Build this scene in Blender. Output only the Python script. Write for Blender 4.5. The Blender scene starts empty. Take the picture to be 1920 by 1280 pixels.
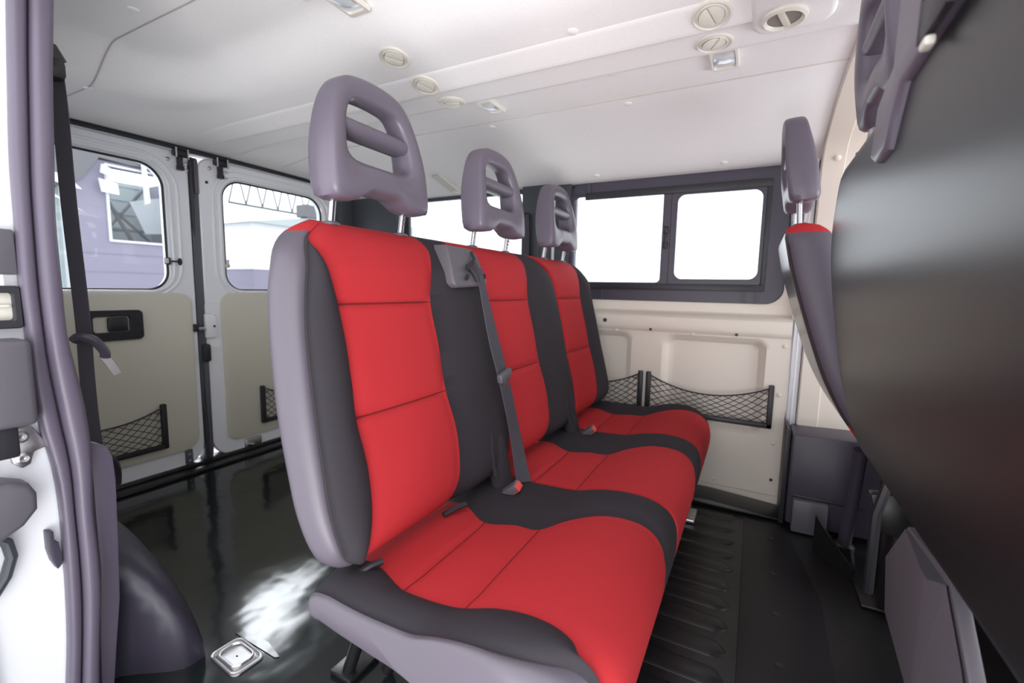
import bpy, bmesh, math, random
from mathutils import Vector, Matrix
random.seed(4)
SC = bpy.context.scene
COL = SC.collection
PI = math.pi

# ------------------------------------------------------------------ camera, world, exposure
def rot_cam(yaw, pitch, roll):
    F0 = Vector((math.cos(yaw), math.sin(yaw), 0)); R0 = Vector((math.sin(yaw), -math.cos(yaw), 0)); U0 = Vector((0, 0, 1))
    F = F0*math.cos(pitch) + U0*math.sin(pitch); U = U0*math.cos(pitch) - F0*math.sin(pitch)
    R = R0*math.cos(roll) + U*math.sin(roll); U = U*math.cos(roll) - R0*math.sin(roll)
    return Matrix((R, U, -F)).transposed()
cam_d = bpy.data.cameras.new('camera'); cam = bpy.data.objects.new('camera', cam_d); COL.objects.link(cam)
cam_d.sensor_width = 36; cam_d.lens = 16; cam_d.clip_start = 0.02
cam.matrix_world = Matrix.Translation((0, 0, 0.93)) @ rot_cam(math.radians(27.95), math.radians(-6.58), math.radians(1.12)).to_4x4()
cam_d.dof.use_dof = True; cam_d.dof.focus_distance = 1.15; cam_d.dof.aperture_fstop = 3.2
SC.camera = cam

W = bpy.data.worlds.new('world'); SC.world = W; W.use_nodes = True
wb = W.node_tree.nodes['Background']; wb.inputs[0].default_value = (0.95, 0.965, 1.0, 1); wb.inputs[1].default_value = 1.45

# brighter patch of open sky high behind the van
nt = W.node_tree; tc = nt.nodes.new('ShaderNodeTexCoord'); dp = nt.nodes.new('ShaderNodeVectorMath'); dp.operation = 'DOT_PRODUCT'
dp.inputs[1].default_value = Vector((0.475, 0.69, 0.545)).normalized()
nt.links.new(tc.outputs['Generated'], dp.inputs[0])
mr = nt.nodes.new('ShaderNodeMapRange'); mr.interpolation_type = 'SMOOTHSTEP'
for i_, v_ in zip((1, 2, 3, 4), (0.94, 0.99, 2.2, 17.0)): mr.inputs[i_].default_value = v_
nt.links.new(dp.outputs['Value'], mr.inputs[0]); nt.links.new(mr.outputs[0], wb.inputs[1])

def area(name, loc, target, sx, sy, power, col=(1, 1, 1)):
    l = bpy.data.lights.new(name, 'AREA'); l.shape = 'RECTANGLE'; l.size = sx; l.size_y = sy; l.energy = power; l.color = col
    o = bpy.data.objects.new(name, l); COL.objects.link(o); o.location = loc
    o.rotation_euler = (Vector(target) - Vector(loc)).to_track_quat('-Z', 'Y').to_euler()
    return o
# daylight of the bright hall through the open sliding door
area('doorway_daylight', (-1.6, -0.6, 2.3), (1.3, 0.6, 0.7), 2.2, 1.6, 7, (0.97, 0.97, 1))
# added fill light outside the doorway, aimed up to brighten the headliner
fl = area('ceiling_fill', (-0.85, -0.45, 0.15), (1.25, 0.75, 1.75), 1.3, 1.3, 12, (1, 0.985, 0.97)); fl.data.spread = math.radians(90)
area('windscreen_fill', (1.5, -2.5, 0.55), (1.5, 1.0, 1.7), 1.7, 0.9, 27, (0.97, 0.98, 1))  # windscreen light set low and aimed up, added to brighten the ceiling
vs = SC.view_settings
vs.view_transform = 'Standard'; vs.look = 'None'; vs.gamma = 1; vs.use_curve_mapping = False; vs.exposure = 0.28

# ------------------------------------------------------------------ materials
def mat(name, col, rough=0.5, metal=0.0, noise=None, bump=None, spec=0.5, coat=0.0, sheen=0.0):
    m = bpy.data.materials.new(name); m.use_nodes = True
    nt = m.node_tree; b = nt.nodes['Principled BSDF']
    b.inputs['Base Color'].default_value = (*col, 1); b.inputs['Roughness'].default_value = rough
    b.inputs['Metallic'].default_value = metal; b.inputs['Specular IOR Level'].default_value = spec
    b.inputs['Coat Weight'].default_value = coat; b.inputs['Sheen Weight'].default_value = sheen
    if noise or bump:
        tc = nt.nodes.new('ShaderNodeTexCoord')
    if noise:                                  # (scale, amount): mottled weave / wear of the material itself
        n = nt.nodes.new('ShaderNodeTexNoise'); n.inputs['Scale'].default_value = noise[0]; n.inputs['Detail'].default_value = 4
        nt.links.new(tc.outputs['Object'], n.inputs['Vector'])
        mx = nt.nodes.new('ShaderNodeMix'); mx.data_type = 'RGBA'
        mx.inputs['A'].default_value = (*[c*(1-noise[1]) for c in col], 1); mx.inputs['B'].default_value = (*[min(1, c*(1+noise[1])) for c in col], 1)
        nt.links.new(n.outputs['Fac'], mx.inputs['Factor']); nt.links.new(mx.outputs['Result'], b.inputs['Base Color'])
    if bump:                                   # (scale, strength, distance)
        n2 = nt.nodes.new('ShaderNodeTexNoise'); n2.inputs['Scale'].default_value = bump[0]; n2.inputs['Detail'].default_value = 3
        nt.links.new(tc.outputs['Object'], n2.inputs['Vector'])
        bp = nt.nodes.new('ShaderNodeBump'); bp.inputs['Strength'].default_value = bump[1]; bp.inputs['Distance'].default_value = bump[2]
        nt.links.new(n2.outputs['Fac'], bp.inputs['Height']); nt.links.new(bp.outputs['Normal'], b.inputs['Normal'])
    return m
M = {}
M['red'] = mat('red_fabric', (0.45, 0.027, 0.033), 0.85, noise=(420, 0.12), bump=(900, 0.25, 0.001), spec=0.2)
M['black'] = mat('charcoal_fabric', (0.028, 0.024, 0.030), 0.85, noise=(420, 0.2), bump=(900, 0.25, 0.001), spec=0.3)
M['vinyl'] = mat('mauve_grey_vinyl', (0.098, 0.084, 0.107), 0.40, bump=(600, 0.12, 0.0006))
M['redseam'] = mat('dark_red_thread', (0.16, 0.006, 0.008), 0.85)
M['seam'] = mat('stitch_thread', (0.02, 0.018, 0.02), 0.8)
M['headrest'] = mat('mauve_headrest_foam', (0.122, 0.104, 0.138), 0.36, bump=(700, 0.1, 0.0005))
M['shell'] = mat('black_vinyl_shell', (0.012, 0.012, 0.013), 0.34, spec=0.62, bump=(350, 0.12, 0.0008))
M['chrome'] = mat('polished_steel', (0.42, 0.40, 0.43), 0.22, 1.0)
M['steel'] = mat('zinc_steel', (0.6, 0.59, 0.6), 0.35, 1.0)
M['sideshell'] = mat('satin_black_vinyl', (0.05, 0.05, 0.052), 0.24, spec=0.8)
M['drvside'] = mat('charcoal_mauve_vinyl', (0.085, 0.072, 0.098), 0.5)
M['plastic'] = mat('black_plastic', (0.022, 0.021, 0.026), 0.45)
M['purple'] = mat('mauve_black_plastic', (0.055, 0.047, 0.07), 0.38, bump=(500, 0.1, 0.0006))
M['arch'] = mat('textured_arch_plastic', (0.030, 0.026, 0.042), 0.42, bump=(500, 0.12, 0.0006))
M['greyplastic'] = mat('grey_plastic', (0.105, 0.098, 0.115), 0.42)
M['rubber'] = mat('mauve_rubber_seal', (0.11, 0.092, 0.13), 0.36, bump=(700, 0.15, 0.0008))
M['web'] = mat('belt_webbing', (0.045, 0.042, 0.056), 0.6, bump=(900, 0.2, 0.0006))
M['redplastic'] = mat('red_plastic', (0.75, 0.07, 0.05), 0.35)
M['cream'] = mat('cream_panel_plastic', (0.72, 0.66, 0.585), 0.42, bump=(500, 0.08, 0.0006))
M['doorcream'] = mat('beige_door_board', (0.62, 0.6, 0.50), 0.4, bump=(500, 0.08, 0.0006))
M['ceil'] = mat('offwhite_headliner', (0.86, 0.84, 0.84), 0.9, noise=(160, 0.05), bump=(500, 0.2, 0.001))
M['ivory'] = mat('ivory_plastic', (0.70, 0.67, 0.60), 0.35)
M['slot'] = mat('dark_slot', (0.26, 0.23, 0.20), 0.7)
M['paint'] = mat('silver_white_paint', (0.84, 0.855, 0.89), 0.25, 0.0, coat=0.5)
M['bodywhite'] = mat('white_paint', (0.82, 0.83, 0.87), 0.25, coat=0.5)
M['flange'] = mat('slate_grey_flange', (0.09, 0.10, 0.115), 0.4)
M['dpil'] = mat('slate_pillar_trim', (0.05, 0.056, 0.066), 0.45)
M['floor'] = mat('black_vinyl_floor', (0.012, 0.015, 0.015), 0.12, noise=(6, 0.3), bump=(3.2, 0.22, 0.03), spec=0.6)
M['rib'] = mat('black_painted_steel', (0.012, 0.012, 0.013), 0.34, noise=(30, 0.3), bump=(60, 0.1, 0.002))
M['board'] = mat('black_floor_board', (0.009, 0.008, 0.010), 0.5)
M['concrete'] = mat('pale_concrete', (0.55, 0.55, 0.56), 0.7, noise=(2, 0.1))
M['lens'] = mat('lamp_lens', (0.75, 0.78, 0.82), 0.12, 0.3)
M['lav'] = mat('lavender_cladding', (0.235, 0.22, 0.29), 0.6)
M['hallwhite'] = mat('white_cladding', (0.70, 0.71, 0.73), 0.6)
M['palegreen'] = mat('pale_green_cladding', (0.40, 0.45, 0.46), 0.6)
M['truss'] = mat('dark_steel_truss', (0.10, 0.11, 0.12), 0.6)
M['halldark'] = mat('grey_hall_steel', (0.13, 0.13, 0.14), 0.5)

def glass_mat(name, tint, refl):
    m = bpy.data.materials.new(name); m.use_nodes = True; nt = m.node_tree
    nt.nodes.remove(nt.nodes['Principled BSDF']); out = nt.nodes['Material Output']
    t = nt.nodes.new('ShaderNodeBsdfTransparent'); t.inputs[0].default_value = (*tint, 1)
    g = nt.nodes.new('ShaderNodeBsdfGlossy'); g.inputs['Roughness'].default_value = 0.02
    f = nt.nodes.new('ShaderNodeFresnel'); f.inputs[0].default_value = refl
    mx = nt.nodes.new('ShaderNodeMixShader')
    nt.links.new(f.outputs[0], mx.inputs[0]); nt.links.new(t.outputs[0], mx.inputs[1]); nt.links.new(g.outputs[0], mx.inputs[2])
    nt.links.new(mx.outputs[0], out.inputs[0]); return m
M['glass'] = glass_mat('window_glass', (0.94, 0.96, 0.97), 1.35)

# ------------------------------------------------------------------ object helpers
ORG = {}
def _org(o): return ORG.get(o.name, Vector((0, 0, 0)))
def tag(o, label=None, cat=None, group=None, kind=None):
    if label: o['label'] = label
    if cat: o['category'] = cat
    if group: o['group'] = group
    if kind: o['kind'] = kind
    return o
def thing(name, label, cat, loc, group=None, kind=None):
    o = bpy.data.objects.new(name, None); COL.objects.link(o); o.location = loc; o.empty_display_size = 0.05
    ORG[o.name] = Vector(loc); return tag(o, label, cat, group, kind)
def obj(name, V, F, mats, parent=None, fm=None, sharp=35, label=None):
    """mesh object from world-space vertices; the origin is the parent's, or the base centre of the mesh"""
    if not isinstance(mats, (list, tuple)): mats = [mats]
    V = [Vector(v) for v in V]
    if parent is not None: org = _org(parent)
    else:
        lo = Vector([min(v[i] for v in V) for i in range(3)]); hi = Vector([max(v[i] for v in V) for i in range(3)])
        org = Vector(((lo.x+hi.x)/2, (lo.y+hi.y)/2, lo.z))
    me = bpy.data.meshes.new(name); me.from_pydata([v-org for v in V], [], F)
    for m in mats: me.materials.append(M[m] if isinstance(m, str) else m)
    if fm: me.polygons.foreach_set('material_index', fm)
    bm = bmesh.new(); bm.from_mesh(me); bmesh.ops.recalc_face_normals(bm, faces=bm.faces); bm.to_mesh(me); bm.free()
    me.shade_smooth(); me.set_sharp_from_angle(angle=math.radians(sharp)); me.validate()
    o = bpy.data.objects.new(name, me); COL.objects.link(o)
    if parent is not None: o.parent = parent
    else: o.location = org
    ORG[o.name] = org
    if label: o['label'] = label
    return o
class MB:
    """collects shapes; build() links them as one mesh"""
    def __init__(s): s.V = []; s.F = []; s.m = []
    def add(s, V, F, mi=0):
        n = len(s.V); s.V += [Vector(v) for v in V]; s.F += [[i+n for i in f] for f in F]
        s.m += ([mi]*len(F) if isinstance(mi, int) else list(mi)); return s
    def bm(s, b, mi=0):
        b.verts.ensure_lookup_table(); b.verts.index_update()
        s.add([v.co.copy() for v in b.verts], [[v.index for v in f.verts] for f in b.faces], mi); b.free(); return s
    def box(s, lo, hi, bev=0.0, mi=0, seg=2, mtx=None):
        b = bmesh.new(); bmesh.ops.create_cube(b, size=1)
        for v in b.verts:
            v.co = Vector([(lo[i]+hi[i])/2 + v.co[i]*(hi[i]-lo[i]) for i in range(3)])
        if bev: bmesh.ops.bevel(b, geom=list(b.edges), offset=bev, segments=seg, affect='EDGES', profile=0.5)
        if mtx: bmesh.ops.transform(b, matrix=mtx, verts=b.verts)
        return s.bm(b, mi)
    def prism(s, poly, to3, d0, d1, bev=0.0, mi=0, seg=2):
        b = bmesh.new(); n = len(poly)
        a = [b.verts.new(to3(u, v, d0)) for u, v in poly]; c = [b.verts.new(to3(u, v, d1)) for u, v in poly]
        b.faces.new(a); b.faces.new(c[::-1])
        for i in range(n): b.faces.new((a[i], c[i], c[(i+1) % n], a[(i+1) % n]))
        bmesh.ops.recalc_face_normals(b, faces=b.faces)
        if bev:
            es = [e for e in b.edges if len(e.link_faces) == 2 and e.calc_face_angle(0) > 0.9]
            bmesh.ops.bevel(b, geom=es, offset=bev, segments=seg, affect='EDGES', profile=0.5)
        return s.bm(b, mi)
    def ring(s, outer, inner, c, to3, d0, d1, mi=0, lip=0.0):
        """plate between two star-shaped outlines (about c), from depth d0 to d1; lip rounds the edges"""
        ang = sorted({round(math.atan2(v-c[1], u-c[0]), 4) for p in (outer, inner) for u, v in p})
        O = [cast(outer, c, a) for a in ang]; I = [cast(inner, c, a) for a in ang]; n = len(ang); V = []; F = []
        rings = [(O, d0, 0), (I, d0, 1), (I, d1, 1), (O, d1, 0)]
        if lip:
            def sh(A, B, k): return [(p[0]+(q[0]-p[0])*k/max(1e-6, math.dist(p, q)), p[1]+(q[1]-p[1])*k/max(1e-6, math.dist(p, q))) for p, q in zip(A, B)]
            sg = 1 if d1 > d0 else -1
            rings = [(O, d0+sg*lip, 0), (sh(O, I, lip), d0, 0), (sh(I, O, lip), d0, 0), (I, d0+sg*lip, 0), (I, d1, 0), (O, d1, 0)]
        for P, d, _ in rings: V += [to3(u, v, d) for u, v in P]
        k = len(rings)
        for r in range(k):
            for i in range(n):
                j = (i+1) % n; r2 = (r+1) % k
                F.append([r*n+i, r*n+j, r2*n+j, r2*n+i])
        return s.add(V, F, mi)
    def tube(s, path, r, n=10, mi=0, closed=False, caps=True):
        P = [Vector(p) for p in path]; m = len(P); rr = r if isinstance(r, (list, tuple)) else [r]*m
        V = []; F = []; prev = None
        for i in range(m):
            if closed: t = (P[(i+1) % m]-P[i-1]).normalized()
            else: t = (P[min(i+1, m-1)]-P[max(i-1, 0)]).normalized()
            if prev is None:
                up = Vector((0, 0, 1)) if abs(t.z) < 0.9 else Vector((1, 0, 0))
                u = t.cross(up).normalized()
            else: u = (prev - t*prev.dot(t)).normalized()
            prev = u; w = t.cross(u)
            for k in range(n):
                a = 2*PI*k/n; V.append(P[i] + (u*math.cos(a)+w*math.sin(a))*rr[i])
        for i in range(m if closed else m-1):
            for k in range(n):
                j = (i+1) % m; k2 = (k+1) % n
                F.append([i*n+k, i*n+k2, j*n+k2, j*n+k])
        if caps and not closed: F += [list(range(n))[::-1], [(m-1)*n+k for k in range(n)]]
        return s.add(V, F, mi)
    def ribbon(s, path, widths, normals, th=0.0015, mi=0):
        """flat strap: path centres, half-width vectors, face normals"""
        V = []; F = []; m = len(path)
        for p, w, nn in zip(path, widths, normals):
            p = Vector(p); w = Vector(w); nn = Vector(nn).normalized()*th
            V += [p-w-nn, p+w-nn, p+w+nn, p-w+nn]
        for i in range(m-1):
            for k in range(4):
                F.append([i*4+k, i*4+(k+1) % 4, i*4+4+(k+1) % 4, i*4+4+k])
        F += [[0, 1, 2, 3], [(m-1)*4+k for k in (3, 2, 1, 0)]]
        return s.add(V, F, mi)
    def lathe(s, prof, mtx, n=24, mi=0):
        """prof: (radius, height) rows about local z"""
        V = []; F = []; m = len(prof)
        for r, h in prof:
            for k in range(n): V.append(mtx @ Vector((r*math.cos(2*PI*k/n), r*math.sin(2*PI*k/n), h)))
        for i in range(m-1):
            for k in range(n): F.append([i*n+k, i*n+(k+1) % n, (i+1)*n+(k+1) % n, (i+1)*n+k])
        if prof[0][0] > 1e-6: F.append(list(range(n)))
        if prof[-1][0] > 1e-6: F.append([(m-1)*n+k for k in range(n)])
        return s.add(V, F, mi)
    def grid(s, rows, mi=0, close_u=False):
        n = len(rows[0]); V = [v for r in rows for v in r]; F = []
        for i in range(len(rows)-1):
            for k in range(n if close_u else n-1):
                F.append([i*n+k, i*n+(k+1) % n, (i+1)*n+(k+1) % n, (i+1)*n+k])
        return s.add(V, F, mi)
    def build(s, name, mats, parent=None, sharp=35, label=None):
        return obj(name, s.V, s.F, mats, parent, s.m, sharp, label)
def cast(poly, c, a):
    dx, dy = math.cos(a), math.sin(a); best = None
    for i in range(len(poly)):
        x1, y1 = poly[i]; x2, y2 = poly[(i+1) % len(poly)]
        ex, ey = x2-x1, y2-y1; den = dx*ey-dy*ex
        if abs(den) < 1e-12: continue
        t = ((x1-c[0])*ey-(y1-c[1])*ex)/den; u = ((x1-c[0])*dy-(y1-c[1])*dx)/den
        if t > 0 and -1e-6 <= u <= 1+1e-6 and (best is None or t > best): best = t
    return (c[0]+dx*best, c[1]+dy*best)
def rrect(u0, v0, u1, v1, r, n=7):
    rs = r if isinstance(r, (list, tuple)) else [r]*4          # corner order: (u0,v0) (u1,v0) (u1,v1) (u0,v1)
    P = []
    for (cu, cv, a0), q in zip(((u0, v0, PI), (u1, v0, 1.5*PI), (u1, v1, 0), (u0, v1, .5*PI)), rs):
        if q < 1e-5: P.append((cu, cv)); continue
        ou = cu+q if cu == u0 else cu-q; ov = cv+q if cv == v0 else cv-q
        for k in range(n+1):
            a = a0+.5*PI*k/n; P.append((ou+q*math.cos(a), ov+q*math.sin(a)))
    return P
def XZ(u, v, d): return Vector((u, d, v))          # plate facing the front (normal along y)
def YZ(u, v, d): return Vector((d, u, v))          # plate facing sideways (normal along x)
def XY(u, v, d): return Vector((u, v, d))
def interp(tab, x):
    if x <= tab[0][0]: return tab[0][1]
    for (a, b), (c, d) in zip(tab, tab[1:]):
        if x <= c: return b+(d-b)*(x-a)/(c-a)
    return tab[-1][1]
def smooth_tab(tab, x):                              # Catmull-Rom through the table
    n = len(tab)
    if x <= tab[0][0]: return tab[0][1]
    if x >= tab[-1][0]: return tab[-1][1]
    for i in range(n-1):
        if x <= tab[i+1][0]:
            x0, y0 = tab[i]; x1, y1 = tab[i+1]; h = x1-x0; t = (x-x0)/h
            m0 = (y1-tab[i-1][1])/(x1-tab[i-1][0]) if i else (y1-y0)/h
            m1 = (tab[i+2][1]-y0)/(tab[i+2][0]-x0) if i+2 < n else (y1-y0)/h
            return (2*t**3-3*t*t+1)*y0+(t**3-2*t*t+t)*h*m0+(-2*t**3+3*t*t)*y1+(t**3-t*t)*h*m1
def catmull(P, per, closed=False):
    P = [Vector(p) for p in P]; n = len(P); out = []
    for i in range(n if closed else n-1):
        a = P[(i-1) % n] if closed or i else P[0]; b = P[i]; c = P[(i+1) % n]; d = P[(i+2) % n] if closed or i+2 < n else P[-1]
        for k in range(per):
            t = k/per
            out.append(.5*((2*b)+(c-a)*t+(2*a-5*b+4*c-d)*t*t+(3*b-a-3*c+d)*t**3))
    if not closed: out.append(P[-1])
    return out
def sstep(a, b, x):
    t = max(0., min(1., (x-a)/(b-a))); return t*t*(3-2*t)
def rnd(d, r): return math.sqrt(max(0., 1-(1-max(0., min(1., d/r)))**2))

# ------------------------------------------------------------------ the van's shell
FX = 2.235        # inner face of the far lower panel
RY = 2.44         # inner face of the rear doors
b = MB()          # floor: glossy vinyl sheet behind, ribbed steel in front
b.box((0.30, 0.30, -0.05), (2.30, 2.50, 0.0), mi=0)
b.box((0.45, -1.4, -0.05), (2.30, 0.30, -0.003), mi=1)
for k in range(13):
    x = 0.93+0.1*k
    path = [(x, 0.03+0.27*i/9, -0.0045) for i in range(10)]
    rows = []
    for i in range(14):
        y = -0.0+0.30*i/13; w = 0.034*rnd(y-0.0, 0.035)
        rows.append([Vector((x+w*math.cos(a), y, -0.004+0.009*rnd(y, .03)*math.sin(a))) for a in [PI*j/8 for j in range(9)]])
    b.grid(rows, mi=1)
tag(b.build('floor', ['floor', 'rib']), kind='structure')

def ceil_z(x, y):
    # near-side recess, rounded at its rear corner
    R = 0.34; qx = max(x-(1.10-R), 0); qy = max(y-(1.99-R), 0)
    e = R-math.hypot(qx, qy) if (qx > 0 and qy > 0) else min(1.10-x, 1.99-y)
    pod = smooth_tab([(0.9, 1.600), (1.08, 1.596), (1.17, 1.588)], x) if x < 1.17 else interp(
        [(1.17, 1.588), (1.185, 1.587), (1.19, 1.584), (1.265, 1.567), (1.275, 1.566), (1.287, 1.573), (1.302, 1.575), (1.405, 1.575), (1.425, 1.580), (1.436, 1.606), (1.665, 1.603)], x)
    if x > 1.665:
        pod = smooth_tab([(1.665, 1.603), (1.78, 1.592), (1.90, 1.572), (2.0, 1.547), (2.10, 1.515), (2.18, 1.488), (2.24, 1.472), (2.285, 1.470)], x)
    hdr = interp([(0.3, 1.50), (0.45, 1.535), (0.7, 1.56), (1.3, 1.567), (1.9, 1.56), (2.05, 1.535), (2.29, 1.47)], x)
    k = sstep(1.95, 2.36, y)
    if x > 1.60: k *= 1
    z = pod*(1-k)+min(hdr, pod)*k
    top = 1.665 - 0.16*sstep(0.62, 0.30, x)
    base = min(z, interp([(0.30, 1.50), (0.45, 1.54), (0.7, 1.56), (1.1, 1.6)], x)) if x < 1.1 else z
    return base+(top-base)*sstep(0.0, 0.21, e) if e > 0 else base
xs = sorted(set([round(0.30+0.02*i, 4) for i in range(100)] + [1.17, 1.185, 1.19, 1.265, 1.27, 1.275, 1.28, 1.287, 1.294, 1.302, 1.405, 1.415, 1.425, 1.43, 1.436, 1.665, 2.285]))
ys = [-0.19+(2.46+0.19)*i/90 for i in range(91)]
b = MB(); b.grid([[Vector((x, y, ceil_z(x, y))) for x in xs] for y in ys])
b.grid([[Vector((x, y, 1.72)) for x in (0.28, 1.3, 2.31)] for y in (-1.4, 0.5, 2.5)])   # roof skin above
tag(b.build('ceiling', 'ceil', sharp=25), kind='structure')
# headliner seams
b = MB(); b.tube([(1.668, -0.19+2.5*i/40, ceil_z(1.668, -0.19+2.5*i/40)) for i in range(41)], 0.0022, 6)
tag(b.build('trim_1', mat('seam_beige', (0.55, 0.48, 0.43), 0.8)), kind='structure')
b = MB(); b.tube([(0.735, 0.6+1.75*i/60, ceil_z(0.735, 0.6+1.75*i/60)-0.0005) for i in range(61)], 0.0025, 6)
tag(b.build('trim_2', mat('seam_grey', (0.42, 0.40, 0.40), 0.8)), kind='structure')

# far wall: skin around the two windows, cream lower board with two pressed recesses, ledge
def far_wall():
    b = MB()
    # body skin behind everything, at x 2.30 (below, above and between the windows)
    b.box((2.300, -1.4, 0.0), (2.33, 2.47, 0.90), mi=2); b.box((2.300, -1.4, 1.455), (2.33, 2.47, 1.60), mi=2)
    b.box((2.300, 0.86, 0.9), (2.33, 1.13, 1.455), mi=2); b.box((2.300, 1.985, 0.9), (2.33, 2.47, 1.455), mi=2)
    b.box((2.300, -1.4, 0.9), (2.33, -0.09, 1.455), mi=2)
    b.box((2.294, -0.15, 0.86), (2.300, -0.02, 0.99), mi=0)
    # lower board as a height field in x over (y, z)
    def depth(y, z):
        d = 0.0
        for (y0, y1, z0, z1) in ((-0.06, 0.375, 0.30, 0.735), (0.52, 0.98, 0.30, 0.735)):
            e = min(y-y0, y1-y, z-z0, z1-z)
            ry, rz = 0.05, 0.05
            qy = max(y0+ry-y, y-(y1-ry), 0); qz = max(z0+rz-z, z-(z1-rz), 0)
            if qy > 0 and qz > 0: e = ry-math.hypot(qy, qz)
            d = max(d, 0.030*sstep(0, 0.035, e))
        return d
    Y = [-0.145+0.0145*i for i in range(100)]; Z = [0.004, 0.02, 0.045, 0.05] + [0.06+0.015*i for i in range(46)]
    rows = []
    for z in Z:
        toe = 0.008 if z < 0.047 else 0.0
        rows.append([Vector((FX+depth(y, z)+toe, y, z)) for y in Y])
    # shelf: small roll, then flat top going out to the window
    prof = [(FX-0.001, 0.742), (FX-0.010, 0.752), (FX-0.014, 0.765), (FX-0.014, 0.795), (FX-0.010, 0.812), (FX+0.000, 0.822), (FX+0.02, 0.829), (FX+0.05, 0.836), (FX+0.056, 0.842), (FX+0.058, 0.885), (FX+0.07, 0.892)]
    for x, z in prof: rows.append([Vector((x, y, z)) for y in Y])
    b.grid(rows, mi=0)
    b.box((FX+0.012, -0.150, 0.003), (2.31, -0.142, 0.885), mi=1)           # board's front edge
    b.box((FX-0.005, -0.185, 0.002), (2.30, -0.150, 1.47), 0.004, mi=1)      # white body flange
    b.box((FX-0.012, -0.172, 0.002), (2.24, -0.164, 1.47), 0.002, mi=1)
    # board behind the bench up to the rear doors
    b.box((FX+0.02, 1.29, 0.003), (2.31, 2.44, 0.90), 0.003, mi=0)
    return tag(b.build('wall_far', ['cream', 'bodywhite', 'dpil'], sharp=28), kind='structure')
far_wall()
WF = bpy.data.objects['wall_far']
def disc_thing(name, label, cat, cy, cz, r, m, group, x=FX, th=0.004):
    mt = Matrix.Translation((x, cy, cz)) @ Matrix.Rotation(-PI/2, 4, 'Y')
    b = MB(); b.lathe([(r, 0), (r, th*.5), (r*.75, th*.9), (0, th)], mt, 14)
    return b.build(name, m, WF)
for cy, cz, lab in ((0.432, 0.752, 'small black screw at the top of the cream wall board above the wide recess'), (0.063, 0.749, 'small black screw at the top right of the cream wall board'),
                    (-0.115, 0.12, 'small black screw low at the bottom right corner of the cream wall board')):
    disc_thing('screw', lab, 'screw', cy, cz, 0.0065, 'plastic', 'black screws of the cream wall board', x=FX-(0.002 if cz < .74 else 0.012 if cz>.7505 else 0.011))
disc_thing('screw', 'larger black screw in the cream ledge beside the far red backrest', 'screw', 0.655, 0.786, 0.010, 'plastic', 'black screws of the cream wall board', x=FX-0.014)
for cy, cz, lab in ((0.245, 0.742, 'cream plug at the top of the wall board midway along the wide recess'), (-0.125, 0.71, 'cream plug near the front edge of the wall board, highest of four'),
                    (-0.118, 0.50, 'cream plug near the front edge of the wall board, beside the net top'), (-0.112, 0.285, 'cream plug near the front edge of the wall board, below the net'),
                    (0.115, 0.075, 'cream plug near the bottom of the wall board, beside the bench'), (0.60, 0.742, 'cream plug at the top of the wall board beside the far backrest')):
    disc_thing('trim_plug', lab, 'plug', cy, cz, 0.010, 'cream', 'cream plugs of the wall board')

# window_1: sliding side window beside the bench
def window_one():
    b = MB()
    out = rrect(-0.105, 0.885, 0.885, 1.470, [0.07, 0.02, 0.06, 0.02]); 
    win = rrect(-0.012, 0.965, 0.855, 1.412, 0.03)
    b.ring(out, win, (0.42, 1.19), YZ, 2.285, 2.300, 0, lip=0.004)
    w = tag(b.build('window_1', ['purple']), kind='structure')
    m = MB()                                                              # sliding track frame
    m.box((2.268, -0.030, 0.940), (2.286, 0.80, 0.968), 0.003); m.box((2.268, -0.030, 1.385), (2.286, 0.80, 1.418), 0.003)
    m.box((2.270, -0.030, 0.96), (2.287, -0.012, 1.40), 0.003)
    m.build('track_frame', 'plastic', w)
    m = MB(); m.ring(rrect(-0.014, 0.966, 0.378, 1.398, 0.01), rrect(0.002, 0.992, 0.350, 1.378, 0.035), (0.175, 1.18), YZ, 2.274, 2.288, 0, lip=0.003)
    s = m.build('sliding_sash', 'purple', w)
    m = MB(); m.box((2.281, -0.004, 0.975), (2.284, 0.36, 1.39)); m.build('pane', 'glass', s)
    m = MB(); m.ring(rrect(0.376, 0.966, 0.885, 1.412, 0.005), rrect(0.415, 0.975, 0.858, 1.402, [0.02, 0.03, 0.03, 0.02]), (0.62, 1.19), YZ, 2.276, 2.288, 0, lip=0.003)
    s = m.build('fixed_sash', 'purple', w)
    m = MB(); m.box((2.282, 0.405, 0.97), (2.285, 0.87, 1.41)); m.build('pane', 'glass', s)
    m = MB()
    for z in (1.135, 1.205):
        m.box((2.262, 0.385, z), (2.277, 0.408, z+0.032), 0.004); m.box((2.256, 0.390, z+0.008), (2.266, 0.403, z+0.02), 0.003)
    m.box((2.268, 0.390, 1.165), (2.277, 0.402, 1.21), 0.002)
    m.build('latch', 'plastic', w)
    m = MB(); m.box((2.276, 0.69, 0.890), (2.292, 0.70, 0.938)); m.box((2.278, 0.04, 0.892), (2.292, 0.05, 0.938)); m.box((2.276, -0.01, 0.885), (2.292, 0.0, 0.94))
    m.box((2.276, 0.775, 1.42), (2.292, 0.79, 1.468)); m.build('backing_strip', 'dpil', w)
window_one()
def window_two():
    b = MB()
    b.ring(rrect(1.10, 0.885, 2.02, 1.480, 0.05), rrect(1.145, 0.955, 1.965, 1.452, 0.05), (1.55, 1.2), YZ, 2.284, 2.300, 0, lip=0.004)
    w = tag(b.build('window_2', 'dpil'), kind='structure')
    m = MB(); m.box((2.291, 1.13, 0.94), (2.294, 1.98, 1.46)); m.build('pane', 'glass', w)
window_two()
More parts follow.
